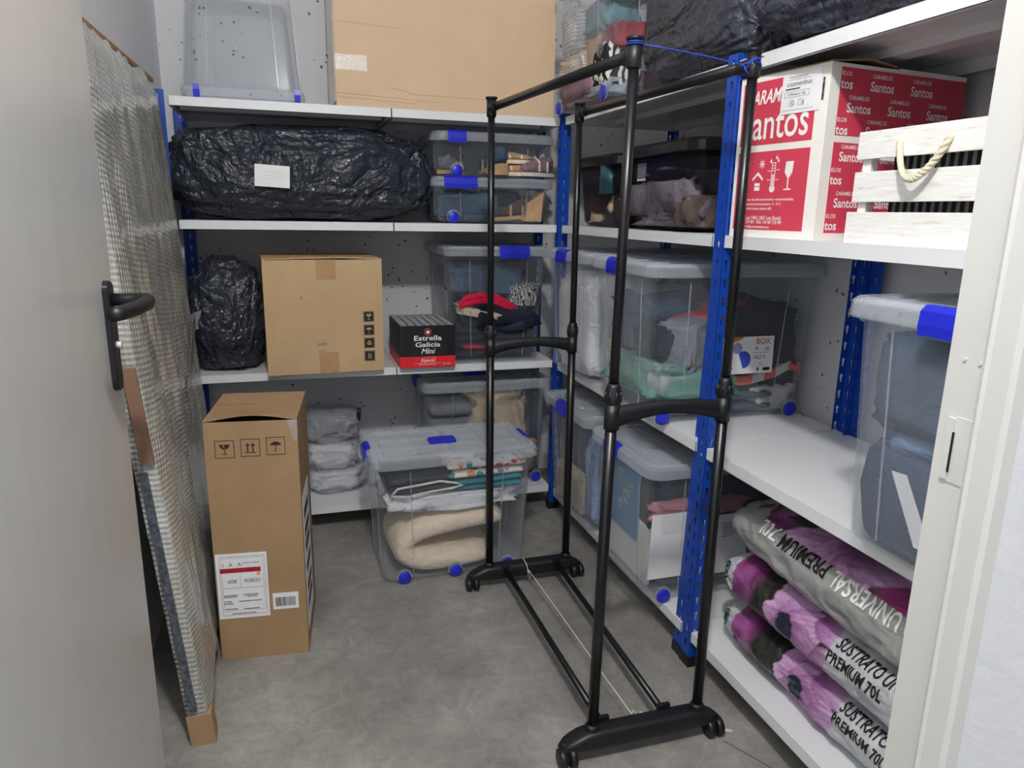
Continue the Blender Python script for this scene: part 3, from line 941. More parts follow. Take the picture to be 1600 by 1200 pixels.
# right rack, x is the long axis
C['R1'] = container('clear container with pale blue clothes, farthest on the bottom right shelf', (.225, -.342, ZT[0]), .62, .49, .485, 0, latches=(('-x', .01, .10),), cells=(4, 3))
C['R2'] = container('clear bottom-shelf container on the right with a white paper sheet and blue picture inside', (.215, -.872, ZT[0]), .62, .49, .480, 0, latches=(('-x', .04, .10),), wheels=(('-y', -.215), ('-y', .2)), cells=(4, 3))
C['R3'] = container('clear container packed with white bedding, on the right shelf above the floor boxes', (.222, -.285, ZT[1]), .62, .49, .500, 0, latches=(('-x', .0, .10),), cells=(4, 3))
C['R4'] = container('clear container of jumbled clothes with an orange hi-vis strip, behind the middle blue post', (.215, -.822, ZT[1]), .635, .49, .500, 0, latches=(('-x', .02, .10),), wheels=(('-y', .235), ('-y', -.235)), cells=(4, 3))
C['T'] = container('clear container with blue-grey clothes at the door end of the right shelves', (.235, -2.055, ZT[1] - .004), .63, .53, .500, 0, latches=(('-x', -.045, .22),), cells=(3, 3))
C['U'] = container('empty clear container standing upside down on the top back shelf', (-1.235, .24, ZT[3]), .44, .42, .48, 0.0, flip=True, latches=(('-y', -.16, .022), ('-y', .19, .022)), inset=.012, taper=.035)
C['V'] = container('clear container of textiles in the corner of the top right shelf', (.215, -.335, ZT[3]), .60, .52, .46, 0, wheels=(('-x', -.19), ('-x', .24)), cells=(4, 3))
C['S1'] = container('smoked dark container, smaller and farther one on the second right shelf', (.235, -.325, ZT[2]), .46, .42, .262, 0, taper=.02, body='smoke', lidm='smokel', ribs=False, cells=(3, 3))
C['S2'] = container('smoked dark container, larger one with a small white label on the second right shelf', (.24, -.815, ZT[2]), .46, .50, .272, 0, taper=.02, body='smoke', lidm='smokel', ribs=False, cells=(3, 3))
mb = MB(); F = Face((-.2015, .165, .16), (0, -1, 0), (0, 0, 1)); F.rect(mb, 0, .06, 0, .056, 0.0, .001)
mb.build('paper_label', M['paper'], C['S2'], 'small blank white label')
# printed box label stuck on the big clothes container (near side, behind the post)
Fb = Face((-.045, -.2215, .155), (1, 0, 0), (0, .035, 1))
mb = MB(); Fb.rect(mb, 0, .185, 0, .118, 0.0, .0008, 0)
Fb.text(mb, 'BOX', .118, .094, .018, .0012, .02, mi=1)
Fb.text(mb, '8', .118, .074, .011, .0012, .01, mi=2); Fb.text(mb, '60L', .152, .074, .009, .0012, mi=2)
Fb.text(mb, 'HALF A', .112, .045, .014, .0012, mi=2, width=.045); Fb.text(mb, '12', .135, .024, .010, .0012, mi=2)
Fb.rect(mb, .104, .17, .066, .0668, .0008, .0012, 2); Fb.rect(mb, .15, .175, .008, .018, .0008, .0012, 2); Fb.rect(mb, .128, .134, .008, .018, .0008, .0012, 2)
Fb.text(mb, '147', .004, .006, .016, .0012, mi=2)
Fb.poly(mb, [(.006, .052), (.022, .036), (.038, .052), (.022, .068)], .0008, .0012, 3)
Fb.poly(mb, [(.008, .118), (.03, .100), (.06, .108), (.075, .118)], .0008, .0011, 1)
Fb.poly(mb, arc(.075, .045, .028, -90, 130, 10), .0008, .0011, 4)
Fb.poly(mb, arc(.052, .082, .018, 0, 330, 10), .0008, .0011, 5)
mb.build('printed_label', [M['paper'], flat('orange_print', (196, 132, 32)), M['ink'], flat('magenta_print', (176, 40, 130)), flat('blue_print', (62, 84, 190)), flat('lilac_print', (150, 150, 190))], C['R4'], 'white printed label reading BOX with small drawings')

# ------------------------------------------------------------ things inside the containers
K = dict(
    cream=mk_cloth('cream_cotton', (240, 222, 198), .05), white=mk_cloth('white_cotton', (240, 240, 243), .04), offw=mk_cloth('offwhite_cotton', (222, 218, 210), .06),
    navy=mk_cloth('navy_cloth', (36, 42, 58)), slate=mk_cloth('slate_blue_cloth', (74, 92, 112)), jeans=mk_cloth('pale_denim', (112, 138, 176)),
    grey=mk_cloth('grey_cloth', (128, 130, 138)), dgrey=mk_cloth('dark_grey_cloth', (66, 68, 76)), beige=mk_cloth('beige_cloth', (202, 184, 158)),
    red=mk_cloth('crimson_cloth', (206, 36, 70)), pink=mk_cloth('rose_cloth', (196, 132, 140)), coral=mk_cloth('coral_pink_cloth', (216, 72, 92)),
    teal=mk_cloth('teal_towelling', (44, 134, 150)), green=mk_film('green_plastic_bag', (.80, .95, .90), (150, 205, 190), .30, .2), mauve=mk_cloth('mauve_cloth', (150, 122, 132)),
    orange=flat('orange_hi_vis_tape', (240, 92, 60), .5), silver=flat('silver_reflective_tape', (216, 216, 212), .35), black=mk_cloth('black_cloth', (26, 26, 32)),
    brown=mk_cloth('brown_leather', (92, 80, 74)), tan=mk_cloth('tan_suede', (192, 158, 118)), lblue=mk_cloth('pale_blue_cloth', (150, 170, 200)),
    zebra=mk_stripes('zebra_print', (24, 22, 24), (236, 230, 222), 9, 6.0, 'X'), taupe=mk_cloth('taupe_cloth', (118, 106, 104)),
    dots=mk_dots('coloured_dot_print', (236, 232, 224), [(220, 80, 90), (60, 150, 150), (236, 150, 90), (236, 232, 224), (200, 60, 80), (236, 232, 224)], 26),
    check=mk_stripes('black_grey_ribbing', (14, 13, 14), (120, 118, 122), 17, 0.0, 'Y', .6),
    lace=mk_stripes('black_white_lace', (30, 30, 34), (190, 188, 186), 26, 9.0, 'X'), knit=mk_stripes('cream_knit', (196, 182, 160), (226, 216, 200), 30, 1.5, 'Z'),
)
# container A: quilt folded in a U, with top layers
qt = MB(); NX = 30
path = []
for i in range(8): path.append((.165 - i * .045, .085))
for i in range(1, 9):
    a = PI / 2 + PI * i / 9; path.append((-.150 + .085 * math.cos(a) * 1.1, .160 - .0 + .075 * -math.sin(a) if False else .160 - .075 * math.sin(a)))
path = [(.17, .082), (.10, .080), (.03, .078), (-.04, .078), (-.10, .080), (-.155, .092), (-.192, .118), (-.200, .150), (-.185, .182), (-.140, .205), (-.08, .218), (0, .228), (.08, .235), (.15, .232), (.20, .222)]
loops = []
pv = [Vector((x, z)) for x, z in path]
for k, p in enumerate(pv):
    d = (pv[min(k + 1, len(pv) - 1)] - pv[max(k - 1, 0)]).normalized(); nrm = Vector((-d.y, d.x))
    e = .35 if k in (0, len(pv) - 1) else (.85 if k in (1, len(pv) - 2) else 1.0)
    ring_ = []
    for i in range(28):
        a = 2 * PI * i / 28
        yy = math.copysign(abs(math.cos(a)) ** .55, math.cos(a)) * .148
        tt = math.copysign(abs(math.sin(a)) ** .8, math.sin(a)) * .050 * e * (1 + .10 * noise.noise(Vector((p.x * 9, yy * 9, p.y * 9))) + .06 * math.sin(k * 2.6 + yy * 12))
        q = p + nrm * tt
        ring_.append((q.x, yy, q.y - .018))
    loops.append(ring_)
qt.loft(loops, True, True, 0, True)
o = qt.build('quilt', K['cream']); o.location = (-.563, -.362, 0.0); o.rotation_euler = (0, 0, .035)
sub = o.modifiers.new('s', 'SUBSURF'); sub.levels = 1; sub.render_levels = 1
tag(o, 'thick cream quilt folded double in the container standing on the floor', 'quilt')
cloth('bed_sheet', 'white sheet bunched on top of the cream quilt in the floor container', 'bed linen', (-.56, -.362, .262), (.50, .27, .075), K['white'], 3, .035, amp=.22)
folded('changing_mat', 'grey folded pad with pale piping, upper left in the floor container', 'pad', (-.66, -.37, .335), (.30, .28, .075), K['dgrey'], 2, 5, .05)
MB().tube([(-.80, -.512, .345), (-.74, -.518, .340), (-.66, -.517, .352), (-.58, -.512, .356), (-.53, -.508, .362), (-.56, -.509, .374), (-.62, -.512, .388), (-.70, -.514, .380), (-.775, -.513, .372), (-.80, -.512, .345)], .0045, 8).build('pad_piping', K['offw'])
tag(bpy.data.objects['pad_piping'], 'pale piping cord round the grey pad in the floor container', 'trim')
folded('towel', 'teal striped towel folded at upper right in the floor container', 'towel', (-.43, -.37, .330), (.26, .28, .050), K['teal'], 2, 8, .0)
folded('patterned_cloth', 'white cloth with coloured dots lying on the teal towel in the floor container', 'cloth', (-.44, -.37, .378), (.30, .28, .062), K['dots'], 2, 9, .02)
cloth('sleeve', 'grey sleeve on top at the right of the floor container', 'clothes', (-.40, -.34, .435), (.17, .2, .04), K['grey'], 10, .3)
# container B
folded('blanket', 'folded grey blanket at the left of the bottom back-shelf container', 'blanket', (-.44, .235, ZT[0] + .03), (.20, .30, .36), K['grey'], 5, 12)
cloth('bed_cover', 'bulging beige bedding in the middle of the bottom back-shelf container', 'bed linen', (-.23, .22, ZT[0] + .17), (.28, .30, .27), K['beige'], 13, amp=.3)
cloth('bed_cover', 'dark taupe bedding at lower right of the bottom back-shelf container', 'bed linen', (-.19, .22, ZT[0] + .02), (.30, .31, .20), K['taupe'], 14, amp=.2)
rl = MB(); rl.tube([(-.075, .045, .31), (-.075, .075, .315)], .026, 14); rl.tube([(-.105, .05, .27), (-.075, .055, .265), (-.05, .05, .26)], .012, 8)
tag(rl.build('wooden_toy', K['tan']), 'small tan wooden toy showing at the right of the bottom back-shelf container', 'toy')
# container C
folded('clothes_stack', 'dark clothes stacked at the bottom of the container beside the beer carton', 'clothes', (-.262, .225, ZT[1] + .02), (.36, .42, .13), K['navy'], 4, 15)
cloth('trousers', 'navy trousers filling the middle of the container beside the beer carton', 'clothes', (-.23, .21, ZT[1] + .14), (.34, .44, .12), K['navy'], 16, amp=.2)
folded('scarf', 'thin maroon cloth near the bottom of the container beside the beer carton', 'clothes', (-.32, .03 + .02, ZT[1] + .055), (.18, .05, .018), K['red'], 1, 17, .2)
cloth('folded_shirt', 'cream folded shirt in the container beside the beer carton', 'clothes', (-.325, .10, ZT[1] + .195), (.20, .22, .045), K['beige'], 18, -.2, tilt=(0, .18))
sr = MB()
for dz in (0, .022):
    sr.tube([(-.43, .005, ZT[1] + .245 + dz * .5), (-.40, .0, ZT[1] + .262 + dz), (-.34, -.002, ZT[1] + .272 + dz), (-.28, .0, ZT[1] + .268 + dz), (-.22, .002, ZT[1] + .245 + dz * .6), (-.165, .006, ZT[1] + .222)], [.009, .014, .016, .016, .014, .010], 10)
tag(sr.build('red_strap', K['red']), 'crimson padded strap curving across the container beside the beer carton', 'strap')
cloth('blouse', 'black and white lace garment at the right of the container beside the beer carton', 'clothes', (-.135, .10, ZT[1] + .24), (.13, .2, .10), K['lace'], 20, amp=.25)
cloth('jumper', 'dark blue jumper at the top of the container beside the beer carton', 'clothes', (-.28, .24, ZT[1] + .285), (.33, .40, .13), K['slate'], 21, amp=.2)
# shoes in the shoe containers
def shoe(label, loc, L, Wd, Hh, mat, sole, seed, rz=0.0, heel=.0):
    t = thing('shoe', label, 'shoe', loc, rz)
    mb = MB(); loops = []
    n = 12
    for k in range(n + 1):
        s = k / n; x = -L / 2 + L * s
        hw = Wd / 2 * (0.72 + .28 * math.sin(PI * min(1, s * 1.15))) * (min(1, (1 - s) * 5 + .3)) ** .5 * (min(1, s * 6 + .4)) ** .5
        loops.append([(x, -hw, heel * (1 - s) ** 1.5), (x, hw, heel * (1 - s) ** 1.5), (x, hw, .016 + heel * (1 - s) ** 1.5), (x, -hw, .016 + heel * (1 - s) ** 1.5)])
    if heel: loops = [[(p[0], p[1], 0 if (i < 2 and k < 5) else p[2]) for i, p in enumerate(l)] for k, l in enumerate(loops)]
    mb.loft(loops, True, True, 0)
    mb.build('sole', sole, t)
    vs, fs = blob((L * .92, Wd * .86, Hh), seed, .7, .12, 2.5, 28, 14, .03)
    vs = [(x, y, z * (0.45 + .55 * (0.5 - x / L)) + .014 + heel * max(0, .5 - x / L) ** 1.2) for x, y, z in vs]
    u_ = MB(); u_.add(vs, fs, 0, True); u_.build('upper', mat, t)
    s_ = MB()
    for q in (-.15, .12):
        s_.tube([(L * q, -Wd * .44, .02), (L * q, -Wd * .40, Hh * .7), (L * q - .01, 0, Hh * 1.02 * (1 - q * .6)), (L * q, Wd * .40, Hh * .7), (L * q, Wd * .44, .02)], .006, 8)
    s_.build('strap', sole, t)
    return t
ze = ZT[2] + .20
shoe('grey slip-on shoe, leftmost in the upper shoe container', (-.415, .20, ze), .22, .08, .07, K['grey'], K['tan'], 31, .9)
shoe('striped navy and tan espadrille left of centre in the upper shoe container', (-.255, .13, ze), .20, .085, .09, K['slate'], K['tan'], 32, PI / 2 + .2, heel=.03)
shoe('rope-soled sandal in the middle of the upper shoe container', (-.165, .13, ze), .20, .10, .05, K['tan'], K['cream'], 33, PI + .1)
shoe('rope-soled sandal lying on another one in the upper shoe container', (-.165, .13, ze + .05), .20, .10, .045, K['tan'], K['cream'], 34, .05)
shoe('pale laced shoe at the right of the upper shoe container', (-.06, .12, ze), .19, .085, .085, K['mauve'], K['offw'], 35, PI + .5)
zd = ZT[2] + .012
cloth('shoe_bag', 'dark cloth shoe bag filling the left of the lower shoe container', 'bag', (-.36, .24, zd), (.26, .28, .12), K['slate'], 36, amp=.2)
cloth('shoe_bag', 'dark crumpled shoe bag in the middle of the lower shoe container', 'bag', (-.20, .26, zd), (.14, .26, .13), K['navy'], 37, amp=.3)
shoe('brown wedge shoe with a tan front in the lower shoe container', (-.155, .14, zd), .20, .085, .085, K['brown'], K['tan'], 38, PI, heel=.02)
hb = MB(); hb.loft([[(-.115, .09, zd), (-.045, .09, zd), (-.045, .20, zd), (-.115, .20, zd)], [(-.110, .09, zd + .075), (-.035, .09, zd + .125), (-.035, .20, zd + .125), (-.110, .20, zd + .075)]], True, True)
tag(hb.build('wedge_heel', M['ply']), 'pale wooden wedge heel at the right of the lower shoe container', 'shoe')
# R1..R4
z = ZT[0] + .015
cloth('shirt', 'pale blue shirt standing upright in the farthest bottom container on the right', 'clothes', (.13, -.50, z + .01), (.30, .11, .36), K['lblue'], 41, e=.3, amp=.06, ridge=.015)
cloth('coat', 'slate blue coat filling the farthest bottom container on the right', 'clothes', (.24, -.29, z + .15), (.46, .32, .24), K['slate'], 42, e=.3, amp=.06, ridge=.015)
cloth('linen', 'cream linen at the bottom of the farthest bottom container on the right', 'bed linen', (.19, -.27, z), (.42, .34, .17), K['beige'], 43, e=.3, amp=.08)
zr = ZT[0] + .02
pb = MB(); pb.bbox(-.022, -.008, -1.00, -.70, zr + .004, zr + .20, .002, 0); tag(pb.build('paper_stack', M['cardw']), 'cream paper stack standing at the aisle side of the near bottom container', 'paper')
pk = thing('picture_card', 'light blue picture card standing at the aisle side of the near bottom container', 'picture', (0, 0, 0))
pb = MB(); pb.bbox(-.030, -.026, -.93, -.72, zr + .13, zr + .40, .0015)
pb.build('card', flat('picture_blue', (86, 142, 190), .5), pk)
Fp = Face((-.030, -.72, zr + .13), (0, -1, 0), (0, 0, 1)); mb = MB()
for (a, b, r_) in ((.07, .20, .020), (.12, .13, .026), (.08, .09, .018), (.15, .17, .015)):
    Fp.poly(mb, arc(a, b, r_, 0, 300, 12) + arc(a, b, r_ * .6, 300, 0, 12), 0, .0006)
mb.build('drawing', K['beige'], pk)
sh = MB(); Fs = Face((-.062, -1.078, zr + .03), (1, 0, 0), (0, -.03, 1))
Fs.rect(sh, .0, .135, .04, .265, 0, .0012)
tag(sh.build('paper_sheet', M['paper']), 'blank white paper sheet against the near side of the bottom right container', 'paper')
ev = thing('envelope', 'white printed envelope right of the blue post in the near bottom container', 'envelope', (0, 0, 0))
sh = MB(); Fs.rect(sh, .19, .36, .03, .24, -.001, .001); sh.build('envelope_paper', M['paper'], ev)
sh = MB()
for k in range(7): Fs.rect(sh, .26, .30 + .02 * (k % 3), .16 + k * .008, .162 + k * .008, .001, .0014)
sh.build('printed_lines', M['ink'], ev)
cloth('coat', 'navy coat filling the near bottom container on the right', 'clothes', (.24, -.85, zr + .15), (.46, .34, .27), K['navy'], 45, amp=.12, e=.3)
cloth('pink_scarf', 'rose cloth band across the navy coat in the near bottom container', 'clothes', (.13, -1.04, zr + .262), (.34, .06, .05), K['pink'], 46, .05, ridge=.01, amp=.3)
folded('papers', 'grey folded clothes at the bottom of the near bottom container', 'clothes', (.22, -.87, zr), (.42, .36, .15), K['grey'], 3, 47)
z = ZT[1] + .015
cloth('duvet', 'white duvet squeezed into the container packed with bedding', 'bed linen', (.115, -.285, z), (.29, .37, .385), K['white'], 51, amp=.08, e=.3)
cloth('pillow', 'offwhite pillow behind the duvet in the container packed with bedding', 'pillow', (.36, -.285, z), (.25, .38, .34), K['offw'], 52, amp=.08, e=.35)
cloth('knitted_cover', 'cream knitted cover at the aisle side of the jumbled clothes container', 'bed linen', (.0, -.66, z), (.07, .10, .19), K['knit'], 53)
cloth('boot', 'dark blue boot leg standing at the aisle side of the jumbled clothes container', 'boot', (.002, -.70, z + .17), (.06, .09, .20), K['slate'], 54, e=.6, amp=.05)
cloth('trousers', 'dark blue folded trousers in the front of the jumbled clothes container', 'clothes', (.055, -.89, z + .17), (.15, .17, .115), K['navy'], 55, .1, e=.35)
cloth('green_bag', 'thin green plastic bag low in the jumbled clothes container', 'bag', (.10, -.85, z + .05), (.30, .36, .12), K['green'], 56, amp=.25, ridge=.08)
cloth('crumpled_wrap', 'crumpled clear plastic wrap low in the jumbled clothes container', 'bag', (.06, -.93, z + .07), (.20, .18, .09), M['bag_clear'], 57, amp=.3, ridge=.12)
cloth('sweater', 'light grey sweater with lettering in the middle of the jumbled clothes container', 'clothes', (.10, -.945, z + .14), (.17, .15, .16), K['grey'], 58, .5)
cloth('pink_sweater', 'coral pink sweater in the middle of the jumbled clothes container', 'clothes', (.195, -.84, z + .225), (.28, .26, .10), K['coral'], 59, .2, tilt=(0, -.35))
cloth('jacket', 'black jacket heaped at the right of the jumbled clothes container', 'clothes', (.345, -.83, z + .13), (.27, .36, .22), K['black'], 60, amp=.2)
cloth('jeans', 'dark blue jeans heaped at the back of the jumbled clothes container', 'clothes', (.13, -.72, z + .15), (.27, .24, .20), K['slate'], 61, amp=.3)
folded('clothes_stack', 'flat blue-grey clothes on the bottom of the jumbled clothes container', 'clothes', (.18, -.83, z), (.42, .40, .065), K['slate'], 2, 62)
cloth('fur_hat', 'cream fluffy hat low at the right of the jumbled clothes container', 'hat', (.40, -.93, z), (.16, .14, .085), K['offw'], 63, amp=.3, ridge=.1)
vz = thing('reflective_vest', 'folded vest with orange and silver hi-vis bands in the jumbled clothes container', 'vest', (.35, -1.006, z + .105), .0)
mb = MB()
for k in range(6):
    x0, x1 = -.13 + k * .045, -.13 + (k + 1) * .045
    zz = lambda x: .012 * math.sin(x * 20) + .02 * (x > .05)
    mb.loft([[(x, -.004, zz(x)), (x, .012, zz(x)), (x, .012, zz(x) + .03), (x, -.004, zz(x) + .03)] for x in (x0, x1)], True, True, (0, 0, 1, 0, 1, 0)[k])
mb.build('hi_vis_band', [K['orange'], K['silver']], vz)
mb = MB(); vs, fs = blob((.27, .10, .10), 66, .4, .15); mb.add([(x, y + .065, z_ - .06) for x, y, z_ in vs], fs, 0, True); mb.build('vest_cloth', K['navy'], vz)
# sweater lettering
Fl = Face((.045, -1.028, z + .205), (1, 0, .25), (-.25, 0, 1)); mb = MB(); Fl.text(mb, 'BMW Motorsport', 0, 0, .014, 0, .01, width=.13)
tag(mb.build('sweater_lettering', M['ink']), 'dark lettering across the light grey sweater in the jumbled clothes container', 'print')
# smoked containers
z = ZT[2] + .012
cloth('towels', 'pale towels in the farther smoked container', 'towel', (.15, -.34, z), (.20, .28, .12), K['beige'], 71, amp=.25)
tj = MB(); tj.tube([(.05, -.42, z + .11), (.05, -.42, z + .21)], .045, 18); tag(tj.build('jar', flat('dark_teal_glaze', (38, 84, 92), .3)), 'dark teal jar standing in the farther smoked container', 'jar')
cloth('clothes_heap', 'dark folded clothes at the back of the farther smoked container', 'clothes', (.34, -.32, z), (.18, .3, .17), K['dgrey'], 72, amp=.2)
cloth('clothes_heap', 'crumpled grey and purple clothes in the larger smoked container', 'clothes', (.20, -.84, z), (.34, .38, .17), mk_cloth('grey_purple_cloth', (104, 98, 106), .35), 73, amp=.28, ridge=.07)
cloth('brown_bag', 'brown leather bag at the bottom of the larger smoked container', 'bag', (.12, -.99, z), (.2, .09, .10), K['brown'], 74)
# textiles container on top
z = ZT[3] + .012
cloth('blanket', 'mauve blanket at the bottom of the top-corner textiles container', 'blanket', (.10, -.28, z), (.30, .40, .11), K['mauve'], 81, amp=.15)
cloth('fringed_throw', 'cream fringed throw above the mauve blanket in the top-corner container', 'blanket', (.06, -.22, z + .09), (.22, .26, .10), K['knit'], 82, amp=.25)
cloth('knit_throw', 'ribbed grey-white throw at the left of the top-corner container', 'blanket', (.05, -.19, z + .19), (.2, .20, .17), mk_stripes('ribbed_grey_white', (170, 172, 178), (206, 208, 212), 24, 1.0, 'Z'), 83)
cloth('zebra_cloth', 'zebra striped cloth at the right of the top-corner container', 'cloth', (.02, -.48, z + .03), (.14, .13, .15), K['zebra'], 84, amp=.15)
cloth('beige_cushion', 'sand coloured cushion in the middle of the top-corner container', 'cushion', (.05, -.37, z + .07), (.16, .16, .16), K['tan'], 85)
cloth('rose_cloth', 'dusky rose cloth at the right of the top-corner container', 'cloth', (.05, -.50, z + .15), (.15, .14, .09), mk_cloth('dusky_rose_cloth', (150, 84, 92)), 86)
cloth('teal_cloth', 'blue-green printed cloth in the middle of the top-corner container', 'cloth', (.03, -.40, z + .22), (.14, .18, .11), mk_cloth('grey_teal_cloth', (112, 148, 158)), 87, amp=.3)
cloth('white_cloth', 'white crumpled cloth at the top of the top-corner container', 'cloth', (.04, -.40, z + .315), (.18, .32, .09), K['white'], 88, amp=.3)
cloth('grey_cloth', 'light blue-grey cloth low at the right of the top-corner container', 'cloth', (.0, -.44, z + .01), (.1, .2, .06), mk_cloth('grey_blue_cloth', (160, 170, 180)), 89)
# tub at the door end
z = ZT[1] + .012
cloth('jacket', 'slate blue jacket filling the top of the container at the door end', 'clothes', (.215, -2.05, z + .235), (.52, .42, .19), K['slate'], 91, amp=.05, e=.25, ridge=.012)
cloth('jeans', 'pale denim jeans folded in the middle of the container at the door end', 'clothes', (.15, -2.045, z + .175), (.33, .38, .085), K['jeans'], 92, amp=.15)
cloth('sweater', 'dark slate sweater with a rounded fold above the pale jeans at the door end', 'clothes', (.07, -1.95, z + .195), (.14, .20, .07), mk_cloth('grey_slate_cloth', (82, 96, 118)), 93)
cloth('bedspread', 'dark blue-grey bedspread filling the bottom of the container at the door end', 'bed linen', (.212, -2.05, z), (.485, .405, .215), mk_cloth('dark_slate_cloth', (72, 86, 112), .1), 94, amp=.05, e=.2, ridge=.012)
Ft = Face((-.034, -1.935, z + .04), (0, -1, 0), (-.03, 0, 1)); mb = MB()
Ft.poly(mb, [(.0, .125), (.035, .128), (.10, .02), (.085, -.0), (.07, .0)], 0, .001)
tag(mb.build('paper_strip', M['paper']), 'white paper strip showing low in the container at the door end', 'paper')

# ------------------------------------------------------------ cardboard boxes
def carton(name, label, loc, W, D, H, rz, mat, gap=0.0, group=None, seam='x', seed=1):
    """closed carton: four walls, bottom and two top flaps, the front flap bulging by gap"""
    t = thing(name, label, 'box', loc, rz, group)
    b = .0035; mb = MB()
    th = .004
    mb.bbox(0, W, 0, th, 0, H, .0015); mb.bbox(0, W, D - th, D, 0, H, .0015)
    mb.bbox(0, th, th, D - th, 0, H, .0015); mb.bbox(W - th, W, th, D - th, 0, H, .0015)
    mb.box(th, W - th, th, D - th, .001, .006)
    mb.build('box_walls', mat, t)
    mid = D / 2
    for k, (y0, y1) in enumerate(((.0, mid - .001), (mid + .001, D))):
        fl = MB(); n = 14; loops = []
        for i in range(n + 1):
            x = W * i / n; g = gap * (math.sin(PI * (i / n)) ** 1.2) if k == 0 else 0
            zf = H + .0005 + g
            loops.append([(x, y0, zf), (x, (y0 + y1) / 2, H + .0005 + g * .45), (x, y1, H + .0005), (x, y1, H + .004), (x, (y0 + y1) / 2, H + .004 + g * .45), (x, y0, zf + .0035)])
        fl.loft(loops, True, True)
        fl.build('top_flap', mat, t)
    return t
# tall box on the floor
TB = carton('cardboard_box', 'tall brown cardboard box on the floor with a shipping label and slightly open top', (-1.366, -.842, 0), .257, .325, .757, -.10, M['card2'], gap=.016)
W_ = .257
F = Face((0, 0, 0), (1, 0, 0), (0, 0, 1))
mb = MB()
for i, k in enumerate(('glass', 'arrows', 'umbrella')):
    a = .028 + i * .070; s_ = .0265
    for (p0, p1, p2, p3) in ((a, a + 2 * s_, .650, .650 + 2 * s_),):
        F.outline(mb, p0, p1, p2 + i * .002, p3 + i * .002, .0017, 0, .0007)
    picto(F, mb, k, a + s_, .650 + s_ + i * .002, s_ * .86, 0, .0007)
mb.build('handling_symbols', M['inkb'], TB)
mb = MB(); F.rect(mb, .004, .149, .140, .352, .0, .0008, 0)
F.outline(mb, .014, .142, .150, .343, .0007, .0008, .0012, 1)
F.outline(mb, .019, .137, .165, .338, .0005, .0008, .0012, 1)
F.rect(mb, .014, .130, .290, .305, .0008, .0012, 2)
F.text(mb, 'I . A . A', .022, .310, .012, .0012, mi=1); F.text(mb, 'QUARTIN WEDDIG', .078, .318, .0045, .0012, mi=1, width=.05)
F.text(mb, '608', .034, .256, .012, .0012, mi=1); F.text(mb, '90380201', .080, .256, .012, .0012, mi=1, width=.048)
F.rect(mb, .070, .0705, .240, .287, .0008, .0012, 1); F.rect(mb, .019, .137, .2395, .2402, .0008, .0012, 1)
F.text(mb, 'A', .036, .293, .008, .0014, mi=1); F.text(mb, '009', .09, .293, .008, .0014, mi=1)
for (a, b, w_) in ((.02, .215, .04), (.02, .210, .036), (.075, .215, .045), (.085, .209, .03), (.02, .195, .022), (.02, .188, .026), (.062, .194, .066), (.022, .170, .035), (.075, .168, .045), (.04, .154, .07)):
    F.rect(mb, a, a + w_, b, b + .0022, .0008, .0012, 1)
F.rect(mb, .119, .127, .278, .289, .0008, .0012, 3)
mb.build('shipping_label', [M['paper'], M['ink'], flat('dark_red_print', (176, 26, 48), .5), flat('orange_stamp', (226, 150, 110), .5)], TB, 'white printed shipping label with a red band')
mb = MB(); F.rect(mb, .159, .234, .158, .212, 0, .0008, 0); F.barcode(mb, .167, .226, .168, .198, .0008, .0012, 5, mi=1)
mb.build('barcode_label', [M['paper'], M['ink']], TB, 'small white barcode label')
mb = MB(); mb.box(.006, .12, .155, .190, .7615, .7622); mb.build('packing_tape', M['tape'], TB)
Fs_ = Face((W_, 0, 0), (0, 1, 0), (0, 0, 1)); mb = MB()
Fs_.rect(mb, .03, .235, .06, .50, 0, .0008, 0)
for b in (.12, .17, .24, .31, .36, .42): Fs_.rect(mb, .06, .20, b, b + .03, .0008, .0012, 1)
mb.build('side_label', [M['paper'], M['ink']], TB, 'white label with black print on the right side')
mb = MB(); mb.box(-.001, W_ + .001, .0, .0, .7, .7)
# wrinkled clear tape at the top right corner
mb = MB(); vs = []
n = 10
for i in range(n + 1):
    for j in range(5):
        vs.append((W_ - (.028 - .016 * i / n) * (1 - j / 4) + .0005, -.0010 - .0035 * random.random(), .757 - .065 * i / n + .004 * random.random()))
mb.add(vs, [(i * 5 + j, i * 5 + j + 1, (i + 1) * 5 + j + 1, (i + 1) * 5 + j) for i in range(n) for j in range(4)], 0, True)
so = mb.build('corner_tape', M['bag_clear'], TB)
# tan carton on the third shelf
TC = carton('cardboard_box', 'square tan cardboard box with four black symbols, on the shelf left of the beer carton', (-1.207, -.062, ZT[1]), .452, .36, .448, .052, M['card'], gap=.006)
mb = MB(); sy = .0215
for k, (kind, b) in enumerate((('glass', .222), ('umbrella', .168), ('recycle', .115), ('bars', .062))):
    a = .395
    F.rect(mb, a - sy, a + sy, b - sy, b + sy, 0, .0006, 0)
    F.outline(mb, a - sy + .002, a + sy - .002, b - sy + .002, b + sy - .002, .001, .0006, .001, 1)
    picto(F, mb, kind, a, b, sy * .8, .0006, .001, 1)
mb.build('handling_symbols', [M['ink'], M['card']], TC)
mb = MB(); F.rect(mb, .197, .272, .372, .4485, 0, .0006); mb.build('packing_tape', M['tape'], TC)
mb = MB(); F.rect(mb, .197, .272, -.0005, .085, 0, .0006); mb.build('packing_tape', M['tape'], TC)
mb = MB(); mb.box(.197, .272, 0, .2, .4515, .4522); mb.build('packing_tape', M['tape'], TC)
mb = MB(); F.text(mb, 'A', .132, .298, .010, .0008); F.text(mb, '14 BT1', .188, .112, .011, .0008, width=.042)
F.text(mb, 'A 30 B', .196, .088, .005, .0008)
mb.build('small_print', M['inkb'], TC)
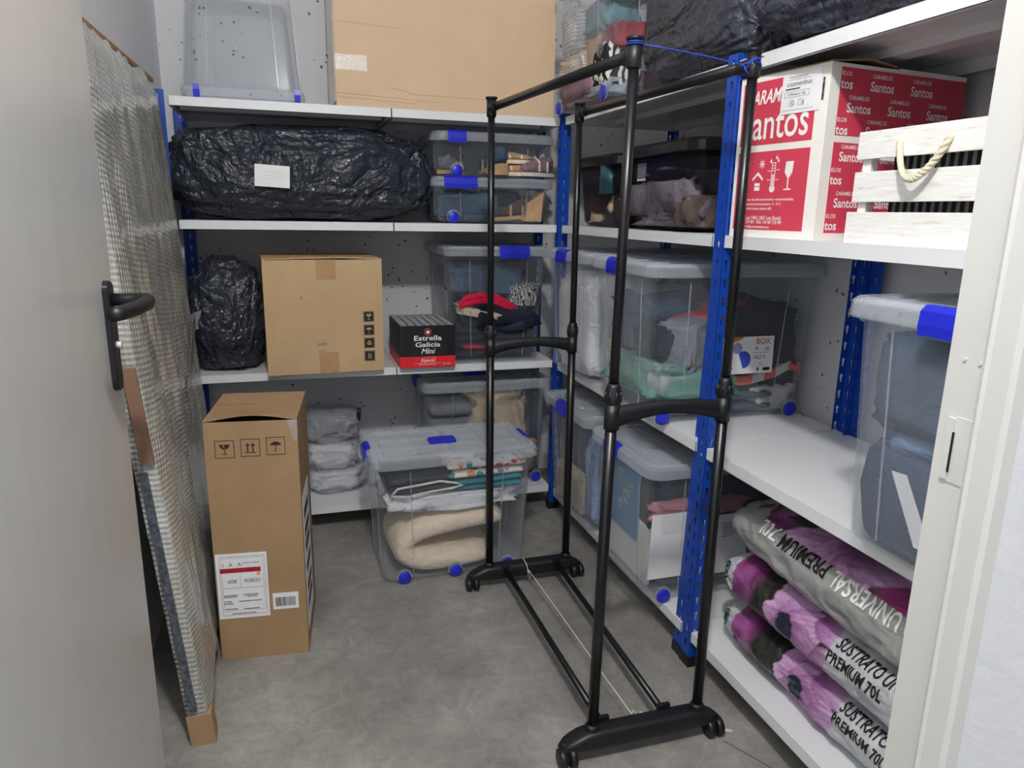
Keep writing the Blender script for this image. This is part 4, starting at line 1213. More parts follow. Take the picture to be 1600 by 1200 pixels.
fl = MB(); fl.loft([[(.01, -.002, .4485), (.24, -.004, .452), (.245, .03, .456), (.03, .03, .453)], [(.01, -.002, .4500), (.24, -.004, .4540), (.245, .03, .458), (.03, .03, .455)]], True, True)
fl.build('lifted_flap', M['cardin'], TC)
# big carton on the top shelf
TD = carton('cardboard_box', 'huge pale cardboard box on the top back shelf beside the corner', (-.905, .004, ZT[3]), .872, .44, .62, 0, M['card3'])
mb = MB(); F.rect(mb, .002, .118, .128, .182, 0, .0008); mb.build('packing_tape', M['tapec'], TD)
mb = MB(); F.rect(mb, -.0, .12, .375, .43, 0, .0008); mb.build('packing_tape', M['tapec'], TD)
mb = MB(); mb.box(-.0008, .0, .0, .06, .125, .185); mb.build('packing_tape', M['tapec'], TD)
mb = MB()
for (a0, b0, a1, b1) in ((.0, .045, .40, .030), (.0, .032, .3, .020), (.28, .055, .62, .052), (.0, .295, .25, .285), (.20, .075, .29, .058), (.64, .0, .645, .6), (.25, .43, .252, .6)):
    F.poly(mb, [(a0, b0), (a1, b1), (a1, b1 + .0022), (a0, b0 + .0022)], 0, .0007)
    mb.build('crease', M['crease'], TD); mb = MB()
sd = MB()
sd.box(-.0025, -.0005, .02, .40, .02, .6)
sd.build('side_film', M['tapec'], TD, 'wrinkled clear film on the left side')

# red and white sweets carton
RB = thing('sweets_carton', 'red and white sweets carton reading Santos on the second right shelf', 'box', (.044, -1.545, ZT[2]), .0)
ax = Vector((.010 - .044, -1.262 + 1.545, 0)); Lr = ax.length; ax.normalize(); bx_ = Vector((ax.y, -ax.x, 0))
RD, RH = .44, .382
mb = MB()
def pr(a, b, z): v = ax * a + bx_ * b; return (v.x, v.y, z)
for (a0, a1, b0, b1) in ((0, Lr, 0, .004), (0, Lr, RD - .004, RD), (0, .004, .004, RD - .004), (Lr - .004, Lr, .004, RD - .004)):
    mb.loft([[pr(a0, b0, z), pr(a1, b0, z), pr(a1, b1, z), pr(a0, b1, z)] for z in (0, RH)], True, True)
mb.loft([[pr(.004, .004, z), pr(Lr - .004, .004, z), pr(Lr - .004, RD - .004, z), pr(.004, RD - .004, z)] for z in (.001, .006)], True, True)
mb.build('box_walls', M['cardw'], RB)
mb = MB()
mb.loft([[pr(a, 0, RH), pr(a, .12, RH + .012 + .012 * math.sin(a * 9)), pr(a, .20, RH + .004), pr(a, .20, RH + .007), pr(a, .12, RH + .016 + .012 * math.sin(a * 9)), pr(a, 0, RH + .003)] for a in [Lr * i / 8 for i in range(9)]], True, True)
mb.build('top_flap', M['card2'], RB)
mb = MB()
mb.loft([[pr(a, .21, RH), pr(a, RD, RH), pr(a, RD, RH + .003), pr(a, .21, RH + .003)] for a in (0, Lr)], True, True); mb.build('top_flap', M['cardw'], RB)
FL = Face(pr(Lr, 0, 0), -ax, (0, 0, 1))        # the aisle face
FR = Face((0, 0, 0), bx_, (0, 0, 1))            # the face towards the doorway
mb = MB()
A0, A1 = .012, Lr - .036
FL.rect(mb, A0, A1, .222, RH - .012, 0, .0006, 0); FL.rect(mb, A0, A1, .018, .206, 0, .0006, 0)
B0 = .030
FR.rect(mb, B0, RD, .231, RH - .008, 0, .0006, 0); FR.rect(mb, B0, RD, .016, .216, 0, .0006, 0)
mb.build('red_panel', M['red'], RB, 'red printed panels')
mb = MB()
FL.text(mb, 'CARAMELOS', .024, .318, .031, .0010, .02, .25, width=.196)
FL.text(mb, 'Santos', .016, .236, .072, .0010, .008, width=A1 - .018 - .012)
mb.build('brand_lettering', M['inkw'], RB, 'large white lettering')
mb = MB()
cx = .088
for k in range(8):
    a = math.radians(45 * k)
    c_, s__ = math.cos(a), math.sin(a)
    FL.poly(mb, [(cx + .012 + c_ * .005 - s__ * .0012, .176 + s__ * .005 + c_ * .0012), (cx + .012 + c_ * .005 + s__ * .0012, .176 + s__ * .005 - c_ * .0012), (cx + .012 + c_ * .012, .176 + s__ * .012)], .0006, .001)
FL.poly(mb, arc(cx + .012, .176, .0035, 0, 330, 8), .0006, .001)
FL.poly(mb, [(cx - .018, .142), (cx, .158), (cx + .018, .142), (cx + .018, .136), (cx, .150), (cx - .018, .136)], .0006, .001)
FL.rect(mb, cx - .009, cx + .009, .124, .131, .0006, .001); FL.rect(mb, cx - .009, cx + .009, .113, .122, .0006, .001)
tx_ = .140
FL.outline(mb, tx_ - .006, tx_ + .006, .125, .178, .0015, .0006, .001); FL.rect(mb, tx_ - .002, tx_ + .002, .118, .150, .0006, .001)
FL.poly(mb, arc(tx_, .117, .009, 0, 330, 12), .0006, .001)
for b in (.158, .164, .170): FL.rect(mb, tx_ - .006, tx_ + .006, b, b + .0015, .0006, .001)
FL.rect(mb, tx_ - .02, tx_ - .008, .158, .1595, .0006, .001); FL.rect(mb, tx_ + .008, tx_ + .02, .160, .1615, .0006, .001)
FL.rect(mb, tx_ - .02, tx_ - .008, .137, .1385, .0006, .001); FL.rect(mb, tx_ + .008, tx_ + .018, .137, .1385, .0006, .001)
for (a, b) in ((-.010, .180), (.008, .188), (.014, .181)):
    FL.poly(mb, arc(tx_ + a, b, .003, 180, 360, 6) + [(tx_ + a, b + .007)], .0006, .001)
picto(FL, mb, 'goblet', .190, .146, .036, .0006, .001)
mb.build('handling_symbols', M['inkw'], RB); mb = MB()
for (tx, a, b, h, wd) in (('Condiciones de almacenamiento recomendadas:', .02, .089, .006, .195), ('Temperatura de almacenamiento: 12 - 18 \u00baC', .045, .078, .006, .13), ('Humedad relativa m\u00e1xima: 60%', .045, .067, .006, .10),
                      ('Pol. de Le\u00f3n, P-M13. 24231 Le\u00f3n (Espa\u00f1a)', .030, .043, .009, .150), ('Tf. 987 259 407 - FAX. +34 987 218 989', .030, .033, .008, .152),
                      ('info@caramelossantos.com', .058, .0225, .006, .085), ('www.caramelossantos.com', .058, .0125 + .0085, .0001, .001)):
    FL.text(mb, tx, a, b, h, .0010, .01, width=wd)
FL.text(mb, 'www.caramelossantos.com', .058, .0195 - .0, .0001, .001, width=.001)
mb.build('small_print', M['inkw'], RB); mb = MB()
for r_, b in enumerate((.330, .281, .233)):
    for c_ in range(6):
        a = (-.008 if r_ % 2 == 0 else .056) + c_ * .130
        # words cut by the panel edge, as printed
        for (wd, h, db, bold, ww) in (('CARAMELOS', .0085, .027, .012, .062), ('Santos', .0200, 0, .02, .075)):
            if a < B0: wd2 = wd[5:] if wd == 'CARAMELOS' else wd[3:]; FR.text(mb, wd2, B0 + .001, b + db, h, .001, bold, width=ww * .48)
            elif a + ww < RD: FR.text(mb, wd, a + (.004 if wd == 'CARAMELOS' else 0), b + db, h, .001, bold, width=ww)
for r_, b in enumerate((.176, .125, .074, .023)):
    for c_ in range(6):
        a = (.050 if r_ % 2 == 0 else -.012) + c_ * .130
        for (wd, h, db, bold, ww) in (('CARAMELOS', .0085, .027, .012, .062), ('Santos', .0200, 0, .02, .075)):
            if a < B0: wd2 = wd[5:] if wd == 'CARAMELOS' else wd[3:]; FR.text(mb, wd2, B0 + .001, b + db, h, .001, bold, width=ww * .48)
            elif a + ww < RD: FR.text(mb, wd, a + (.004 if wd == 'CARAMELOS' else 0), b + db, h, .001, bold, width=ww)
mb.build('repeated_lettering', M['inkw'], RB)
mb = MB()
la0 = A1 - .105; 
FL.rect(mb, la0, A1 + .012, .285, RH - .004, .0012, .0018, 0)
FL.text(mb, 'Comercializado por', la0 + .02, .363, .005, .0022, mi=1); FL.rect(mb, la0 + .02, la0 + .085, .359, .3596, .0018, .0022, 1)
FL.text(mb, 'cosmenbus', la0 + .015, .345, .011, .0022, mi=1, width=.075); FL.rect(mb, la0 + .012, la0 + .055, .338, .3405, .0018, .0022, 1)
FL.outline(mb, la0 + .01, la0 + .085, .321, .334, .0005, .0018, .0022, 1); FL.text(mb, '15 Bolsas x 1kg', la0 + .018, .325, .006, .0022, mi=1, width=.055)
FL.poly(mb, arc(la0 + .034, .308, .0075, 0, 350, 14) + arc(la0 + .034, .308, .0068, 350, 0, 14), .0018, .0022, 1)
FL.text(mb, 'X', la0 + .031, .304, .008, .0022, mi=1); FL.outline(mb, la0 + .055, la0 + .064, .301, .315, .0006, .0018, .0022, 1); FL.rect(mb, la0 + .068, la0 + .070, .301, .312, .0018, .0022, 1)
FL.rect(mb, la0 + .005, la0 + .10, .2925, .2930, .0018, .0022, 1)
FL.barcode(mb, A1 + .016, A1 + .022, .305, .352, .0008, .0014, 9, True, 1)
mb.build('paper_label', [M['paper'], M['ink']], RB, 'white label with small black print')

# beer carton
BC = thing('beer_carton', 'low black beer carton with a red band between the tan box and a clear container', 'box', (-.688, -.035, ZT[1]), .0)
bw, bd, bh = .232, .33, .178
mb = MB(); mb.bbox(0, bw, 0, bd, 0, bh, .004); mb.build('carton', flat('black_carton_print', (28, 29, 34), .3, var=.15), BC)
mb = MB()
for i in range(7):
    for j in range(10):
        cx, cy = .018 + i * .0327, .018 + j * .0327
        mb.tube([(cx, cy, bh - .002), (cx, cy, bh + .0015), (cx, cy, bh + .003)], [.0155, .015, .008], 10)
mb.build('film_top', M['bag_clear'], BC, 'clear shrink film stretched over the top')
Fb = Face((0, 0, 0), (1, 0, 0), (0, 0, 1))
Fl_ = Face((0, bd, 0), (0, -1, 0), (0, 0, 1))
mb = MB(); Fb.rect(mb, .0, bw, .002, .048, 0, .0008); Fl_.rect(mb, 0, bd, .002, .048, 0, .0008); mb.build('red_band', flat('bright_red_print', (232, 38, 44), .35), BC)
mb = MB(); Fb.poly(mb, [(.045, .048), (.19, .048), (.19, .095)] + arc(.1175, .095, .0725, 0, 180, 16, .042) + [(.045, .095)], 0, .0006); mb.build('black_shield', M['ink'], BC)
mb = MB()
Fb.text(mb, 'Estrella', .056, .116, .020, .0012, .018, width=.118); Fb.text(mb, 'Galicia', .062, .089, .019, .0012, .018, width=.106)
Fb.text(mb, 'Mini', .085, .060, .022, .0012, .012, .3, width=.062)
Fb.text(mb, 'Especial', .085, .026, .014, .0014, .004, .35, width=.062)
Fb.rect(mb, .10, .15, .043, .0436, .0008, .0012); Fb.rect(mb, .06, .17, .020, .0206, .0008, .0012)
Fb.text(mb, 'CERVEZA DE GALICIA', .075, .012, .005, .0014, width=.075); Fb.text(mb, '24 x 20 cl', .178, .012, .007, .0014, width=.035)
mb.build('lettering', M['inkw'], BC)
mb = MB(); Fb.poly(mb, arc(.116, .150, .0165, 0, 345, 20) + arc(.116, .150, .013, 345, 0, 20), 0, .0012, 0)
st = []
for k in range(12):
    r_ = .010 if k % 2 == 0 else .0055; a = math.radians(30 * k + 90); st.append((.116 + r_ * math.cos(a), .150 + r_ * math.sin(a)))
Fb.poly(mb, st, 0, .0012, 1); mb.build('star_emblem', [flat('red_ring', (206, 60, 60), .4), M['inkw']], BC)

# ------------------------------------------------------------ white slatted crate
CR = thing('wooden_crate', 'white slatted wooden crate with a rope handle in front of the red carton', 'crate', (.028, -1.655, ZT[2]), 0)
def slat(x0, x1, y0, y1, z0, z1): return MB().bbox(x0, x1, y0, y1, z0, z1, .0018).build('slat', M['wood'], CR)
CL = .46
slz = ((.0, .063), (.083, .143), (.168, .222))
for (z0, z1), dy in zip(slz, (.010, .0, .0)):
    slat(0, .009, -CL - dy, -.015 + dy, z0, z1)
for (z0, z1) in slz:
    slat(.270, .279, -CL, -.015, z0, z1); slat(.010, .269, -.021, -.012, z0, z1); slat(.010, .269, -CL, -CL + .009, z0, z1)
MB().bbox(.0095, .268, -CL + .01, -.022, .001, .009, .001).build('floor_board', M['wood'], CR)
for (x, y) in ((.010, -.045), (.250, -.045), (.010, -CL + .012), (.250, -CL + .012)):
    MB().bbox(x, x + .018, y, y + .022, .009, .218, .001).build('corner_post', M['wood'], CR)
pts = []
ra, rb_ = Vector((-.002, -.128, .194)), Vector((-.002, -.240, .194))
for i in range(15):
    s = i / 14; p = ra.lerp(rb_, s); pts.append((-.004 - .020 * math.sin(PI * s), p.y, p.z - .072 * math.sin(PI * s) ** .8))
pts = [(.012, -.128, .196)] + pts + [(.012, -.240, .196)]
rp = MB(); rp.tube(pts, .0058, 10)
# strands twisted round the rope
for ph in (0, 2.1, 4.2):
    q = []
    for i in range(len(pts) * 4 - 3):
        k = min(i // 4, len(pts) - 2); s = (i - 4 * k) / 4; p = Vector(pts[k]).lerp(Vector(pts[k + 1]), s)
        q.append((p.x + .0042 * math.cos(i * .75 + ph), p.y + .0026 * math.sin(i * .75 + ph), p.z + .0036 * math.sin(i * .75 + ph)))
    rp.tube(q, .0034, 6)
rp.build('rope_handle', M['rope'], CR)
lin_ = MB(); lin_.bbox(.028, .24, -CL + .03, -.085, .010, .205, .006)
tag(lin_.build('ribbed_box', K['check']), 'black and grey ribbed box inside the white slatted crate', 'box').location = (.028, -1.655, ZT[2])

# ------------------------------------------------------------ bin bags
def bin_bag(name, label, loc, size, seed, mat, e=.6, amp=.14, ridge=.05, rf=4.0, nu=150, nv=84, knots=(), rz=0.0, freq=1.8, group=None):
    t = thing(name, label, 'bag', loc, rz, group)
    mb = MB(); vs, fs = blob(size, seed, e, amp, freq, nu, nv, ridge, rf, knots=knots)
    mb.add(vs, fs, 0, True)
    mb.build('bag_film', mat, t)
    return t, vs
g1, gv = bin_bag('bin_bag', 'long stuffed black bin bag with a white paper label on the second back shelf', (-1.045, .235, ZT[2]), (1.02, .46, .365), 5, M['bag'], e=.66, amp=.10, ridge=.020, rf=2.2, knots=(((1, -.35, -.1), 11, 1.0), ((.15, -1, -.1), 9, .7)))
lab = MB(); Fg = Face((-.17, -.262, .128), (1, 0, -.05), (.05, .22, 1)); Fg.rect(lab, 0, .125, 0, .082, 0, .001)
for k in range(3): Fg.rect(lab, .03, .095, .03 + k * .012, .0306 + k * .012, .001, .0013, 1)
lab.build('paper_label', [M['paper'], flat('pencil_grey', (170, 170, 176), .8)], g1, 'white paper label with faint handwriting')
g2, _ = bin_bag('bin_bag', 'upright black bin bag left of the square tan box', (-1.355, .155, ZT[1]), (.29, .30, .43), 9, M['bag'], e=.72, amp=.14, ridge=.026, rf=1.8, nu=110, nv=80, knots=(((0.5, -.3, 1), 8, 1.2),))
mb = MB(); vs = []
for i in range(9):
    for j in range(4): vs.append((-.13 + .10 * i / 8 + .012 * j / 3, -.152 - .004 * random.random(), .235 + .045 * i / 8 - .02 * j))
mb.add(vs, [(i * 4 + j, i * 4 + j + 1, (i + 1) * 4 + j + 1, (i + 1) * 4 + j) for i in range(8) for j in range(3)], 0, True)
mb.build('clear_tape', M['bag_clear'], g2)
bin_bag('bin_bag', 'tall dark bag wrapped tight around a square load on the top right shelf', (.245, -1.03, ZT[3]), (.56, .64, .62), 12, M['bagg'], e=.34, amp=.04, ridge=.012, rf=2.4, nu=150, nv=90, knots=(((-1, .35, -.9), 22, .9),))
bin_bag('bin_bag', 'dark loosely stuffed bag over the red carton on the top right shelf', (.245, -1.62, ZT[3]), (.56, .62, .40), 15, M['bagg'], e=.5, amp=.12, ridge=.03, rf=3.0, nu=130, nv=80, knots=(((-1, .5, .3), 9, .8),))
# small translucent bags on the bottom back shelf
for k, (loc, size, sd_, lab_) in enumerate((((-.955, .27, ZT[0]), (.26, .30, .11), 21, 'clear bag of white goods, lowest of the pile on the bottom back shelf'),
                                      ((-.965, .28, ZT[0] + .105), (.25, .28, .12), 22, 'clear bag of white goods, middle of the pile on the bottom back shelf'),
                                      ((-.965, .29, ZT[0] + .220), (.23, .24, .13), 23, 'clear bag with grey contents, topmost of the pile on the bottom back shelf'))):
    t, _ = bin_bag('plastic_bag', lab_, loc, size, sd_, M['bag_clear'], e=.6, amp=.22, ridge=.07, rf=3.6, nu=70, nv=40)
    mb = MB(); vs, fs = blob((size[0] * .86, size[1] * .86, size[2] * .84), sd_ + 5, .5, .12); mb.add([(x, y, z + .004) for x, y, z in vs], fs, 0, True)
    mb.build('bag_contents', (K['white'], K['white'], K['grey'])[k], t)
hk = MB(); hk.tube([(-.842, .24, ZT[0] + .30), (-.838, .24, ZT[0] + .36)], .008, 10)
tag(hk.build('black_handle', M['blackp']), 'short black handle sticking up behind the topmost clear bag', 'handle')

# ------------------------------------------------------------ bubble-wrapped panel leaning on the left
PW = thing('wrapped_panel', 'tall flat panel in bubble wrap leaning on the left wall behind the door', 'panel', (0, 0, 0))
def pf(s, h, d=0.0):
    """front face of the panel: s 0 near .. 1 far, h height 0..1, d depth behind the face"""
    nb, nt_, fb, ft_ = Vector((-1.353, -1.205, .0)), Vector((-1.505, -1.205, 1.745)), Vector((-1.402, -.05, .0)), Vector((-1.506, -.055, 1.768))
    p = nb.lerp(fb, s).lerp(nt_.lerp(ft_, s), h)
    return p + Vector((-d, -.012 * d, 0))
mb = MB(); NS, NH = 60, 110; vs = []; fs = []
for side in (0, 1):
    for j in range(NH + 1):
        for i in range(NS + 1):
            s, h = i / NS, .045 + .955 * j / NH
            dd = .0 if side == 0 else .060
            n_ = (noise.fractal(Vector((s * 6, h * 2.5, side * 4)), .8, 2.0, 5) * .009 + .004 * (1 - 2.5 * abs(noise.noise(Vector((s * 16 + h * 4, h * 3, 1)))))) * min(1, min(s, 1 - s) * 10)
            edge = min(s, 1 - s) * 18; edge = min(1, edge); et = min(1, (1 - h) * 30)
            tuck = (1 - edge) * .010 + (1 - et) * .02
            d_ = (dd + (tuck if side == 0 else -tuck * .4)) - (n_ if side == 0 else -n_)
            p = pf(s, h, d_)
            
            vs.append(p)
N1 = (NS + 1) * (NH + 1)
for side in (0, 1):
    for j in range(NH):
        for i in range(NS):
            a = side * N1 + j * (NS + 1) + i; fs.append((a, a + 1, a + NS + 2, a + NS + 1))
for j in range(NH):
    a = j * (NS + 1); fs.append((a, a + NS + 1, a + NS + 1 + N1, a + N1)); a += NS; fs.append((a, a + NS + 1, a + NS + 1 + N1, a + N1))
for i in range(NS):
    a = NH * (NS + 1) + i; fs.append((a, a + 1, a + 1 + N1, a + N1)); fs.append((i, i + 1, i + 1 + N1, i + N1))
mb.add(vs, fs, 0, True); mb.build('bubble_wrap', M['bubble'], PW)
mb = MB()
def slab(mb, s0, s1, h0, h1, d0, d1, mi=0, n=1):
    L = [[pf(s, h, d) for (s, d) in ((s0, d0), (s1, d0), (s1, d1), (s0, d1))] for h in [lerp(h0, h1, k / n) for k in range(n + 1)]]
    mb.loft([[tuple(p) for p in l] for l in L], True, True, mi)
slab(mb, -.004, .05, .0, .050, -.002, .058)
mb.build('cardboard_corner', M['card2'], PW, 'brown cardboard corner at the foot')
mb = MB(); slab(mb, .95, 1.0, .0, .048, .0, .058); mb.build('cardboard_corner', M['card2'], PW)
mb = MB(); slab(mb, -.012, -.003, .443, .572, .008, .036); mb.build('cardboard_strip', flat('dark_brown_card', (136, 104, 84), .8), PW, 'brown cardboard strip on the near edge')
mb = MB(); slab(mb, -.0085, -.002, .06, .43, .028, .046, n=6); mb.build('dark_edge', flat('dark_panel_edge', (84, 90, 100), .4, var=.6, scale=110, bump=.5, bscale=260), PW, 'dark panel edge seen through the wrap')
mb = MB(); slab(mb, .06, .98, .995, 1.003, .013, .017); mb.build('board_edge', M['cardin'], PW)
def ftape(s0, h0, s1, h1, w):
    m_ = MB(); n = 14; a = Vector((s0, h0)); b = Vector((s1, h1)); d = (b - a).normalized(); nn = Vector((-d.y, d.x)) * w / 2
    L = []
    for k in range(n + 1):
        c = a.lerp(b, k / n)
        L.append([tuple(pf(c.x + nn.x, c.y + nn.y, -.009)), tuple(pf(c.x - nn.x, c.y - nn.y, -.009)), tuple(pf(c.x - nn.x, c.y - nn.y, -.0078)), tuple(pf(c.x + nn.x, c.y + nn.y, -.0078))])
    m_.loft(L, True, True); return m_
ftape(.52, .44, .95, .54, .028).build('packing_tape', flat('greyish_tape', (138, 136, 128), .3), PW)

# ------------------------------------------------------------ soil sacks
GREEN, MAG, LILAC = lin((58, 84, 44)), lin((128, 52, 112)), lin((176, 104, 168))
def mix(a, b, t):
    t = max(0, min(1, t)); return tuple(x + (y - x) * t for x, y in zip(a, b))
def sack_fn(y0, y1, xc, zb, hw, hh, seed, droop=0.0, skew=0.0):
    """u 0..1 along the sack from the far end to the near end, a angle: 0 aisle side, 90 top"""
    def f(u, ang, off=0.0):
        e = (max(0.0, 1 - abs(2 * u - 1) ** 7)) ** .45
        ea = .70 + .30 * e
        y = lerp(y0, y1, u)
        c, s = math.cos(ang), math.sin(ang)
        cc = math.copysign(abs(c) ** .72, c); ss = math.copysign(abs(s) ** .8, s)
        q = Vector((u * 7 + seed * 3, c * 1.6, s * 1.6))
        n_ = noise.fractal(q, .9, 2.0, 4) * .009 + .005 * (1 - 2 * abs(noise.noise(q * 2.1 + Vector((seed, 0, 0)))))
        H = hh * (.16 + .84 * e)
        zc = zb + hh + (droop * (u - .2) if u > .2 else 0)
        lowc = -H if ss < 0 else H
        x = xc - (hw * ea + n_ + off) * cc + skew * (ss + 1)
        z = zc + (abs(lowc) + n_ * .8 + off) * ss
        z = max(z, zb + .001 + (droop * (u - .2) if u > .2 else 0) + .0)
        return Vector((x, y + .012 * noise.noise(Vector((c * 2 + seed, s * 2, 5))) * (1 - e), z))
    return f
petal_sets = {}
def flower_col(u, v, petals, core):
    """petal = (cu, cv, angle, len, wid)"""
    best = None
    for k, (cu, cv, a, L, w) in enumerate(petals):
        du, dv = u - cu, v - cv
        c, s = math.cos(a), math.sin(a)
        p, q = du * c + dv * s, -du * s + dv * c
        if 0 < p < L:
            ww = w * math.sin(PI * (p / L) ** .75) ** .6
            if abs(q) < ww:
                vein = .5 + .5 * math.sin(q / w * 22 + p * 40)
                t = p / L
                best = mix(mix(lin((138, 78, 138)), lin((206, 158, 206)), t * 1.3), lin((236, 214, 238)), .55 * vein * t)
                if abs(q) > ww * .9: best = mix(best, lin((110, 60, 112)), .35)
    for (cu, cv, r1_, r2_, col) in core:
        d = ((u - cu) / r1_) ** 2 + ((v - cv) / r2_) ** 2
        if d < 1 + .3 * noise.noise(Vector((u * 90, v * 90, 0))):
            best = mix(col, lin((16, 18, 24)), .5 + .5 * noise.noise(Vector((u * 160, v * 160, 3))))
    return best
def build_sack(label, fn, colfn, mats, NU=220, NA=128):
    t = thing('soil_sack', label, 'sack', (0, 0, 0))
    vs = []; cols = []
    L_ = 1.0
    for i in range(NU + 1):
        u = i / NU
        for k in range(NA):
            a = 2 * PI * k / NA
            vs.append(fn(u, a)); cols.append(colfn(u, a))
    fs = [(i * NA + k, i * NA + (k + 1) % NA, (i + 1) * NA + (k + 1) % NA, (i + 1) * NA + k) for i in range(NU) for k in range(NA)]
    fs.append(tuple(range(NA))); fs.append(tuple(NU * NA + k for k in reversed(range(NA))))
    mb = MB(); mb.add(vs, fs, 0, True)
    o = mb.build('sack_film', mats, t)
    ca = o.data.color_attributes.new('print', 'FLOAT_COLOR', 'POINT')
    for i, c in enumerate(cols): ca.data[i].color = (*c, 1)
    return t
def sack_text(t, fn, body, u0, a0, h, length, wid, mat, bold=.02, flipd=False, name='lettering', arc_r=.09, sub=True):
    """lettering wrapped round the film; h letter height in metres, wid its width"""
    sx = fit(body, h, wid, bold)
    vs, fs = text_geo(body, h, bold, 0.0, sx)
    # cut long triangles so that the lettering follows the curve
    bm = bmesh.new(); bv = [bm.verts.new((x, y, 0)) for x, y in vs]
    for f in fs:
        try: bm.faces.new([bv[i] for i in f])
        except ValueError: pass
    bmesh.ops.triangulate(bm, faces=bm.faces)
    bmesh.ops.subdivide_edges(bm, edges=[e for e in bm.edges if e.calc_length() > .012], cuts=2)
    bmesh.ops.triangulate(bm, faces=bm.faces)
    out = []
    for v in bm.verts:
        x, y = v.co.x, v.co.y
        if flipd: x, y = -x, -y
        out.append(fn(u0 + x / length, a0 + y / arc_r, .0022))
    bm.verts.index_update()
    mb = MB(); mb.add(out, [[v.index for v in f.verts] for f in bm.faces]); bm.free()
    return mb.build(name, mat, t)
SL = 1.0; Y0, Y1 = -1.262, -2.262
matS = mk_attr('printed_sack_film', .30)
WHITE, GREY = lin((206, 208, 212)), lin((142, 144, 142))
def low_cols(u, a, ub, sd):
    av = (a + PI) % (2 * PI) - PI      # -pi..pi, 0 = aisle side
    v = av * .085; x = u * SL
    if x < .075 + .012 * math.cos(av * 2): return WHITE
    edge = ub + .02 * math.sin(av * 2.2 + 1)
    if abs(av) > 2.3: return WHITE
    if x > edge: return mix(WHITE, lin((180, 184, 190)), .5 + .5 * noise.noise(Vector((x * 9, av * 2, sd))))
    base = mix(lin((26, 24, 26)), lin((60, 62, 56)), .5 + noise.noise(Vector((x * 25, v * 60 + x * 90, sd))))
    m = 1 - ((x - .115) / .085) ** 2 - ((v - .035) / .10) ** 2
    base = mix(base, mix(MAG, LILAC, .3 + noise.noise(Vector((x * 20, v * 20, 2)))), m * 1.5)
    cx_, cv_ = (.37, .0) if sd == 1 else (.328, .0)
    fl = flower_col(x, v, [(cx_, cv_, math.radians(d_), L_, w_) for d_, L_, w_ in ((125, .13, .036), (172, .085, .036), (75, .13, .04), (25, .16, .045), (-20, .20, .05), (-75, .15, .045), (-130, .11, .036))] +
                    [(.42, -.05, math.radians(20), .16, .05), (.40, .06, math.radians(5), .18, .04)],
                    [(cx_, cv_, .030, .030, lin((52, 62, 84)))])
    return fl or base
f1_ = sack_fn(Y0 - .012, Y1, .265, ZT[0] + .0, .205, .068, 1)
f2_ = sack_fn(Y0, Y1, .262, ZT[0] + .137, .208, .078, 2)
S1 = build_sack('white and purple soil sack lettered PREMIUM 70L, lowest of the pile of three', f1_, lambda u, a: low_cols(u, a, .495, 1), matS)
S2 = build_sack('white and purple soil sack lettered PREMIUM 70L, middle of the pile of three', f2_, lambda u, a: low_cols(u, a, .462, 2), matS)
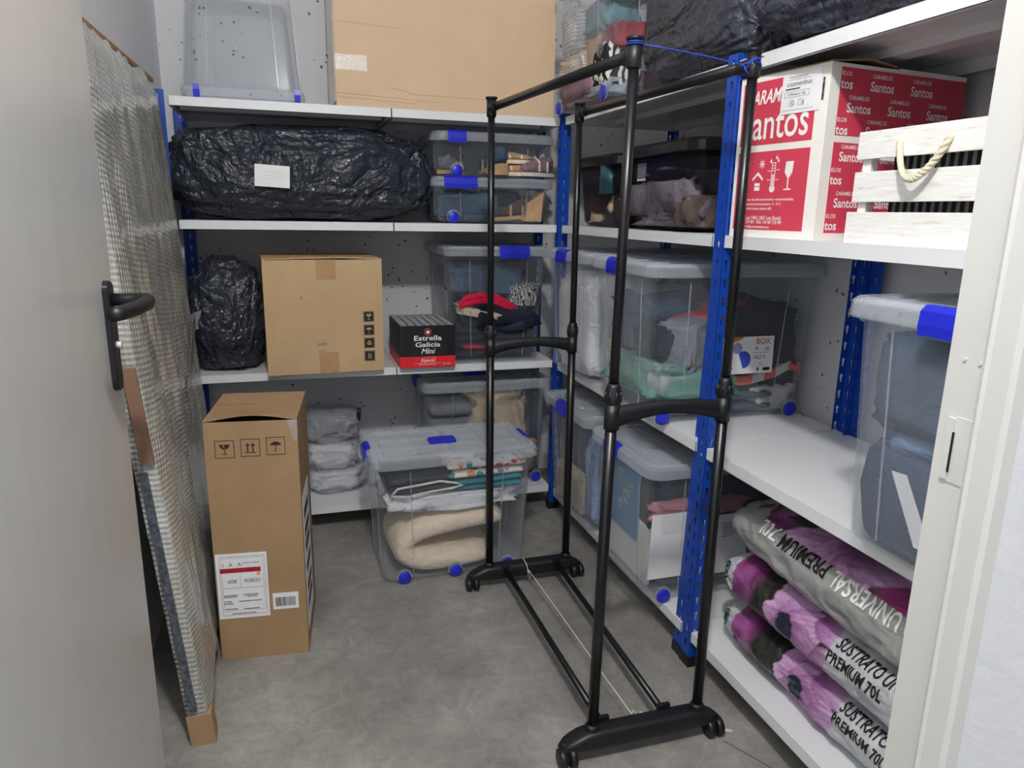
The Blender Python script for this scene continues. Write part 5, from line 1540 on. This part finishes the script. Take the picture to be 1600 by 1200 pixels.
for t, fn, u0, a0 in ((S1, f1_, .515, .50), (S2, f2_, .487, .46)):
    sack_text(t, fn, 'SUSTRATO UNIVERSAL', u0, a0, .027, SL, .285, M['ink'])
    sack_text(t, fn, 'PREMIUM 70L', u0 - .006, a0 - .42, .025, SL, .165, M['ink'])
    mb = MB()
    def wrapped(pts): return [fn(u, a, .0026) for u, a in pts]
    em = [(.040 + .018 * math.cos(q), .15 + .34 * math.sin(q)) for q in [2 * PI * k / 20 for k in range(20)]]
    em2 = [(.040 + .014 * math.cos(q), .15 + .27 * math.sin(q)) for q in [2 * PI * k / 20 for k in range(20)]]
    p1, p2 = wrapped(em), wrapped(em2)
    mb.add(p1 + p2, [(k, (k + 1) % 20, (k + 1) % 20 + 20, k + 20) for k in range(20)], 0)
    leaf = [(.040 + .010 * math.cos(q), .15 + .20 * math.sin(q)) for q in [2 * PI * k / 14 for k in range(14)]]
    pl_ = wrapped(leaf); mb.add(pl_, [tuple(range(14))], 1)
    mb.build('round_emblem', [M['ink'], flat('emblem_green', (26, 74, 50), .5)], t)
# top sack, turned round so its lettering is upside down
def top_cols(u, a):
    av = (a + PI) % (2 * PI) - PI; x = u * SL; v = av * .085
    band = .075 + .03 * (x < .12)
    edge_u = .085 + .22 * max(0, (.0 - v)) 
    if av < .62 or x < .085 + .10 * max(0, 1.35 - av): 
        return mix(GREY, lin((176, 178, 176)), .5 + .5 * noise.noise(Vector((x * 7, av * 3, 4))))
    if av > 2.6: return GREY
    if x > .66 and av < 1.4 + .0: return mix(lin((96, 100, 104)), lin((120, 124, 128)), .5 + .5 * math.sin(v * 600))
    base = mix(lin((60, 84, 50)), lin((126, 52, 116)), .5 + 1.8 * noise.noise(Vector((x * 9, v * 12, 7))) + .9 * (x - .25))
    if x > .55: base = mix(base, lin((188, 70, 140)), .5)
    fl = flower_col(x, v, [(.42, .115, math.radians(d_), L_, w_) for d_, L_, w_ in ((200, .20, .05), (235, .13, .05), (280, .10, .05), (320, .14, .06), (0, .18, .06), (30, .16, .05), (150, .20, .05))] + [(.16, .08, 1.2, .07, .03)],
                    [(.44, .115, .050, .014, lin((170, 110, 50)))])
    return fl or base
f3_ = sack_fn(Y0 - .012, Y1, .272, ZT[0] + .289,   .215, .086, 3, droop=-.02)
S3 = build_sack('grey and pink soil sack with upside-down lettering, topmost of the pile of three', f3_, top_cols, matS)
sack_text(S3, f3_, 'SUSTRATO UNIVERSAL', .86, .62, .036, SL, .42, M['inkw'], flipd=True)
sack_text(S3, f3_, 'PREMIUM', .425, .64, .034, SL, .175, M['ink'], flipd=True)
sack_text(S3, f3_, '70L', .235, .68, .034, SL, .075, M['inkw'], flipd=True)
vs, fs = text_geo('www.plantaflor.com', .019, .012, 0.0, fit('www.plantaflor.com', .019, .24, .012))
mb = MB(); mb.add([f3_(.095 - y, .80 + x / .17, .0026) for x, y in vs], fs); mb.build('web_address', M['ink'], S3)
